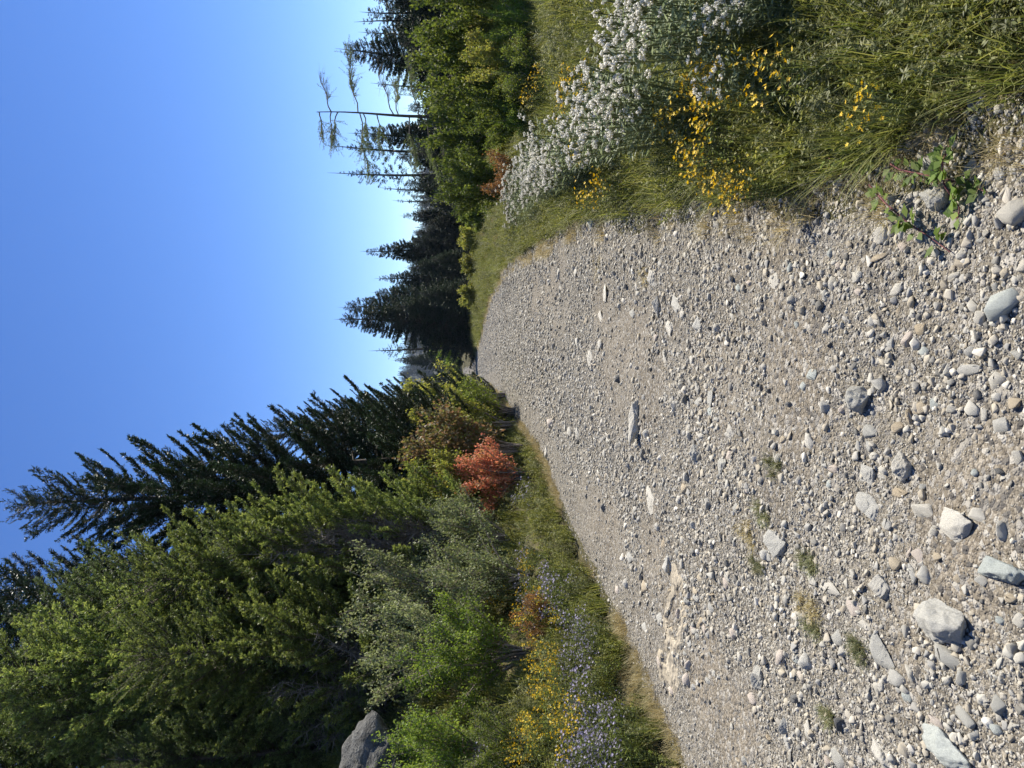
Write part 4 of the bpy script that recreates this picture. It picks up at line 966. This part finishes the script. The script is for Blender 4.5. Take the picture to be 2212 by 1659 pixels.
spread('undergrowth', 'cover', [field(8500, 3, 34, 'L', .12, 6, 1), field(7600, 1.4, 20, 'R', .22, 5, 2, 1.1), field(1300, 20, 50, 'R', .3, 5, 3), field(900, 30, 70, 'L', .2, 5, 4)], 7, .65, 1.25, 'low leafy undergrowth covering both verges', 'undergrowth', 1, growy=.008, prob=patchy(.9, 61, -.5, .0))
spread('grass', 'grass', [field(1500, 3, 34, 'L', .1, 4, 5, 1.2), field(5600, 1.5, 16, 'R', .15, 4.5, 6), field(1600, 16, 60, 'R', .1, 5, 7, 1.2)], 4, .7, 1.35, 'green grass growing through the verges', 'grass', 2, growy=.01, prob=patchy(.8, 62, -.3, .1))
spread('dry_grass', 'dry', [field(2600, 1.5, 14, 'R', -.1, 3.2, 9), field(2600, 12, 70, 'R', -.15, 3.5, 10, 1.2)], 4, .45, 1.0, 'dry straw-coloured grass along the edges of the track', 'dry grass', 3, growy=.01, prob=patchy(1.4, 63, -.25, .25))
spread('dry_grass', 'dry', [field(3200, 3, 34, 'L', -.05, 3, 8, 1.4)], 4, .4, .9, 'short dry grass along the left edge of the track', 'dry grass', 13, prob=patchy(.9, 63, -.3, .2))
lm('weed', (.10, .12, .05), (.16, .18, .08), (.28, .25, .13), trans=.3)
def weed(X, Y, px, label, dry=False):
    x, y = cast(X, Y); s_ = px * K * y; r = random.Random(int(X + Y)); b = Buf(); q = np.random.default_rng(int(X))
    n = 430; a = q.uniform(0, 6.28, n); k = q.integers(0, 6, n); d = .28 * s_ * np.abs(q.normal(0, 1, n)) * q.uniform(.4, 1, 6)[k]
    px_ = q.uniform(-.38, .38, 6)[k] * s_ + np.cos(a) * d; py_ = (q.uniform(-.45, .45, 6)[k] * s_ + np.sin(a) * d) * 1.7
    P = np.stack([px_, py_, H(x + px_, y + py_) - Hs(x, y) - .003], 1)
    blades(b, P, q.uniform(0, 6.28, n), .05 * q.uniform(.3, 1.1, n), q.uniform(.4, 1.5, n), np.full(n, .0014), q.uniform(size=n))
    o = link('weed_tuft', b.mesh('weed_tuft', False, M['grass_dry'] if dry else M['weed'])); o.location = (x, y, Hs(x, y)); tag(o, label, 'weed tuft')
weed(1672, 1010, 45, 'mossy green weed tuft beyond the cracked rock')
weed(1652, 1112, 42, 'dark green weed tuft touching the cracked rock')
weed(1615, 1150, 55, 'dry straw-coloured weed patch left of the dark tuft', True)
weed(1640, 1225, 40, 'green-brown weed patch beside the dry one')
weed(1745, 1215, 52, 'bright green weed tuft touching the white stone')
weed(1745, 1310, 60, 'pale dry weed patch in the left gravel', True)
weed(1760, 1370, 48, 'green weeds near the flat egg-shaped stone')
weed(1850, 1400, 46, 'wispy green sprigs in front of the pitted round rock')
weed(1790, 1550, 36, 'green sprigs beside the dark stone at the left')
weed(1290, 575, 60, 'dry grass tongue growing into the right side of the track', True)
weed(1395, 600, 60, 'dry weeds between pale stones at the right of the track', True)

# trailing brambles on the coarse gravel
def bramble(pts, label, seed):
    b = Buf(); lb = Buf(); r = np.random.default_rng(seed); w_ = [cast(*p) for p in pts]
    p = np.array([(x, y, Hs(x, y) + .035 + .03 * math.sin(i * 1.3)) for i, (x, y) in enumerate(w_)])
    t = np.linspace(0, 1, 24); q = np.stack([np.interp(t, np.linspace(0, 1, len(p)), p[:, k]) for k in range(3)], 1)
    tube(b, q - p[0], np.linspace(.0035, .0018, 24), 5)
    n = 13; tt = r.uniform(.05, 1, n); A = np.stack([np.interp(tt, t, (q - p[0])[:, k]) for k in range(3)], 1)
    for k in range(3):
        az = r.uniform(0, 6.28, n) + (k - 1) * .8; D = nrm(np.stack([np.cos(az), np.sin(az), r.uniform(.1, .5, n)], 1))
        leaves(lb, A + D * .015, D, nrm(rdir(n, r) * .4 + [0, 0, 1]), .045 * r.uniform(.7, 1.2, n), np.full(n, .028), r.uniform(size=n))
    thing('bramble', [('stem', b.mesh('stem', True, M['redstem'])), ('leaves', lb.mesh('leaves', False, M['leaf_bright']))], tuple(p[0]), 0, 1, label, 'bramble')
bramble([(1945, 355), (1985, 368), (2040, 380), (2090, 395), (2140, 415)], 'red bramble stem trailing over stones beside the diagonal boulder', 1)
bramble([(2085, 300), (2078, 350), (2072, 400), (2085, 450), (2070, 490)], 'bramble shoot crossing the red stem', 2)
bramble([(1900, 400), (1950, 440), (1990, 480), (2030, 520), (2060, 545)], 'long bramble runner reaching into the coarse gravel', 3)
bramble([(1800, 340), (1830, 345), (1870, 340), (1900, 355)], 'broad-leaved bramble at the foot of the verge', 4)
bramble([(1985, 40), (2010, 90), (2030, 150), (2060, 190)], 'bramble with broad leaves in the deep grass at the right edge', 5)

# ------------------------------------------------------------------ far ridge
def ridge():
    xs_ = np.linspace(-520, 720, 160); ys_ = np.linspace(420, 800, 50); X_, Y_ = np.meshgrid(xs_, ys_)
    Z = hill(X_, Y_); i = np.arange(X_.size).reshape(X_.shape); b = Buf()
    b.add(np.stack([X_, Y_, Z], -1).reshape(-1, 3), np.stack([i[:-1, :-1], i[:-1, 1:], i[1:, 1:], i[1:, :-1]], -1).reshape(-1, 4), .3)
    tag(link('hills', b.mesh('hills', True, M['fir_ridge'])), kind='structure')
    r = np.random.default_rng(9); n = 9000; x = r.uniform(-480, 680, n); y = 430 + 330 * r.uniform(0, 1, n) ** 1.3
    tb = Buf(); q = 160; z = r.uniform(0, 1, q); a = r.uniform(0, 6.28, q); D = nrm(np.stack([np.cos(a), np.sin(a), np.full(q, -.25)], 1))
    leaves(tb, np.stack([0 * z, 0 * z, z + .05], 1), D, np.tile([[0, 0, 1.]], (q, 1)), .24 * (1 - z) + .02, np.full(q, .1), r.uniform(size=q))
    source('ridge', [tb.mesh('far_conifer', False, M['fir_ridge'])])
    s = r.uniform(7, 13, n)
    scatter('forest', 'ridge', np.stack([x, y, hill(x, y) - .5], 1), np.zeros((n, 3)), np.stack([s, s, s], 1), np.zeros(n), 'far forested ridge of tiny firs fading in the haze', 'forest')
def hill(x, y): return -12 + sstep(420, 700, y) * (58 + .02 * x * 0 + 10 * fbm(x, y, .004, 3, 3)) - np.clip(x, 0, 300) * .10
ridge()
print('objects', len(bpy.data.objects))

# ------------------------------------------------------------------ air
def haze():
    b = Buf(); v = np.array([[x, y, z] for x in (-560, 760) for y in (-20, 830) for z in (-25, 95)], float)
    b.add(v, [[0, 1, 3, 2], [4, 6, 7, 5], [0, 4, 5, 1], [2, 3, 7, 6], [0, 2, 6, 4], [1, 5, 7, 3]], .5)
    m, t, p, o = nmat('haze'); t.nodes.remove(p); pv = t.nodes.new('ShaderNodeVolumePrincipled')
    pv.inputs['Color'].default_value = (.62, .78, 1, 1); pv.inputs['Density'].default_value = .00014; pv.inputs['Anisotropy'].default_value = .2
    t.links.new(pv.outputs[0], o.inputs['Volume']); tag(link('haze', b.mesh('haze', False, m)), 'thin blue air that fades the far ridge', 'haze', kind='stuff')
haze()
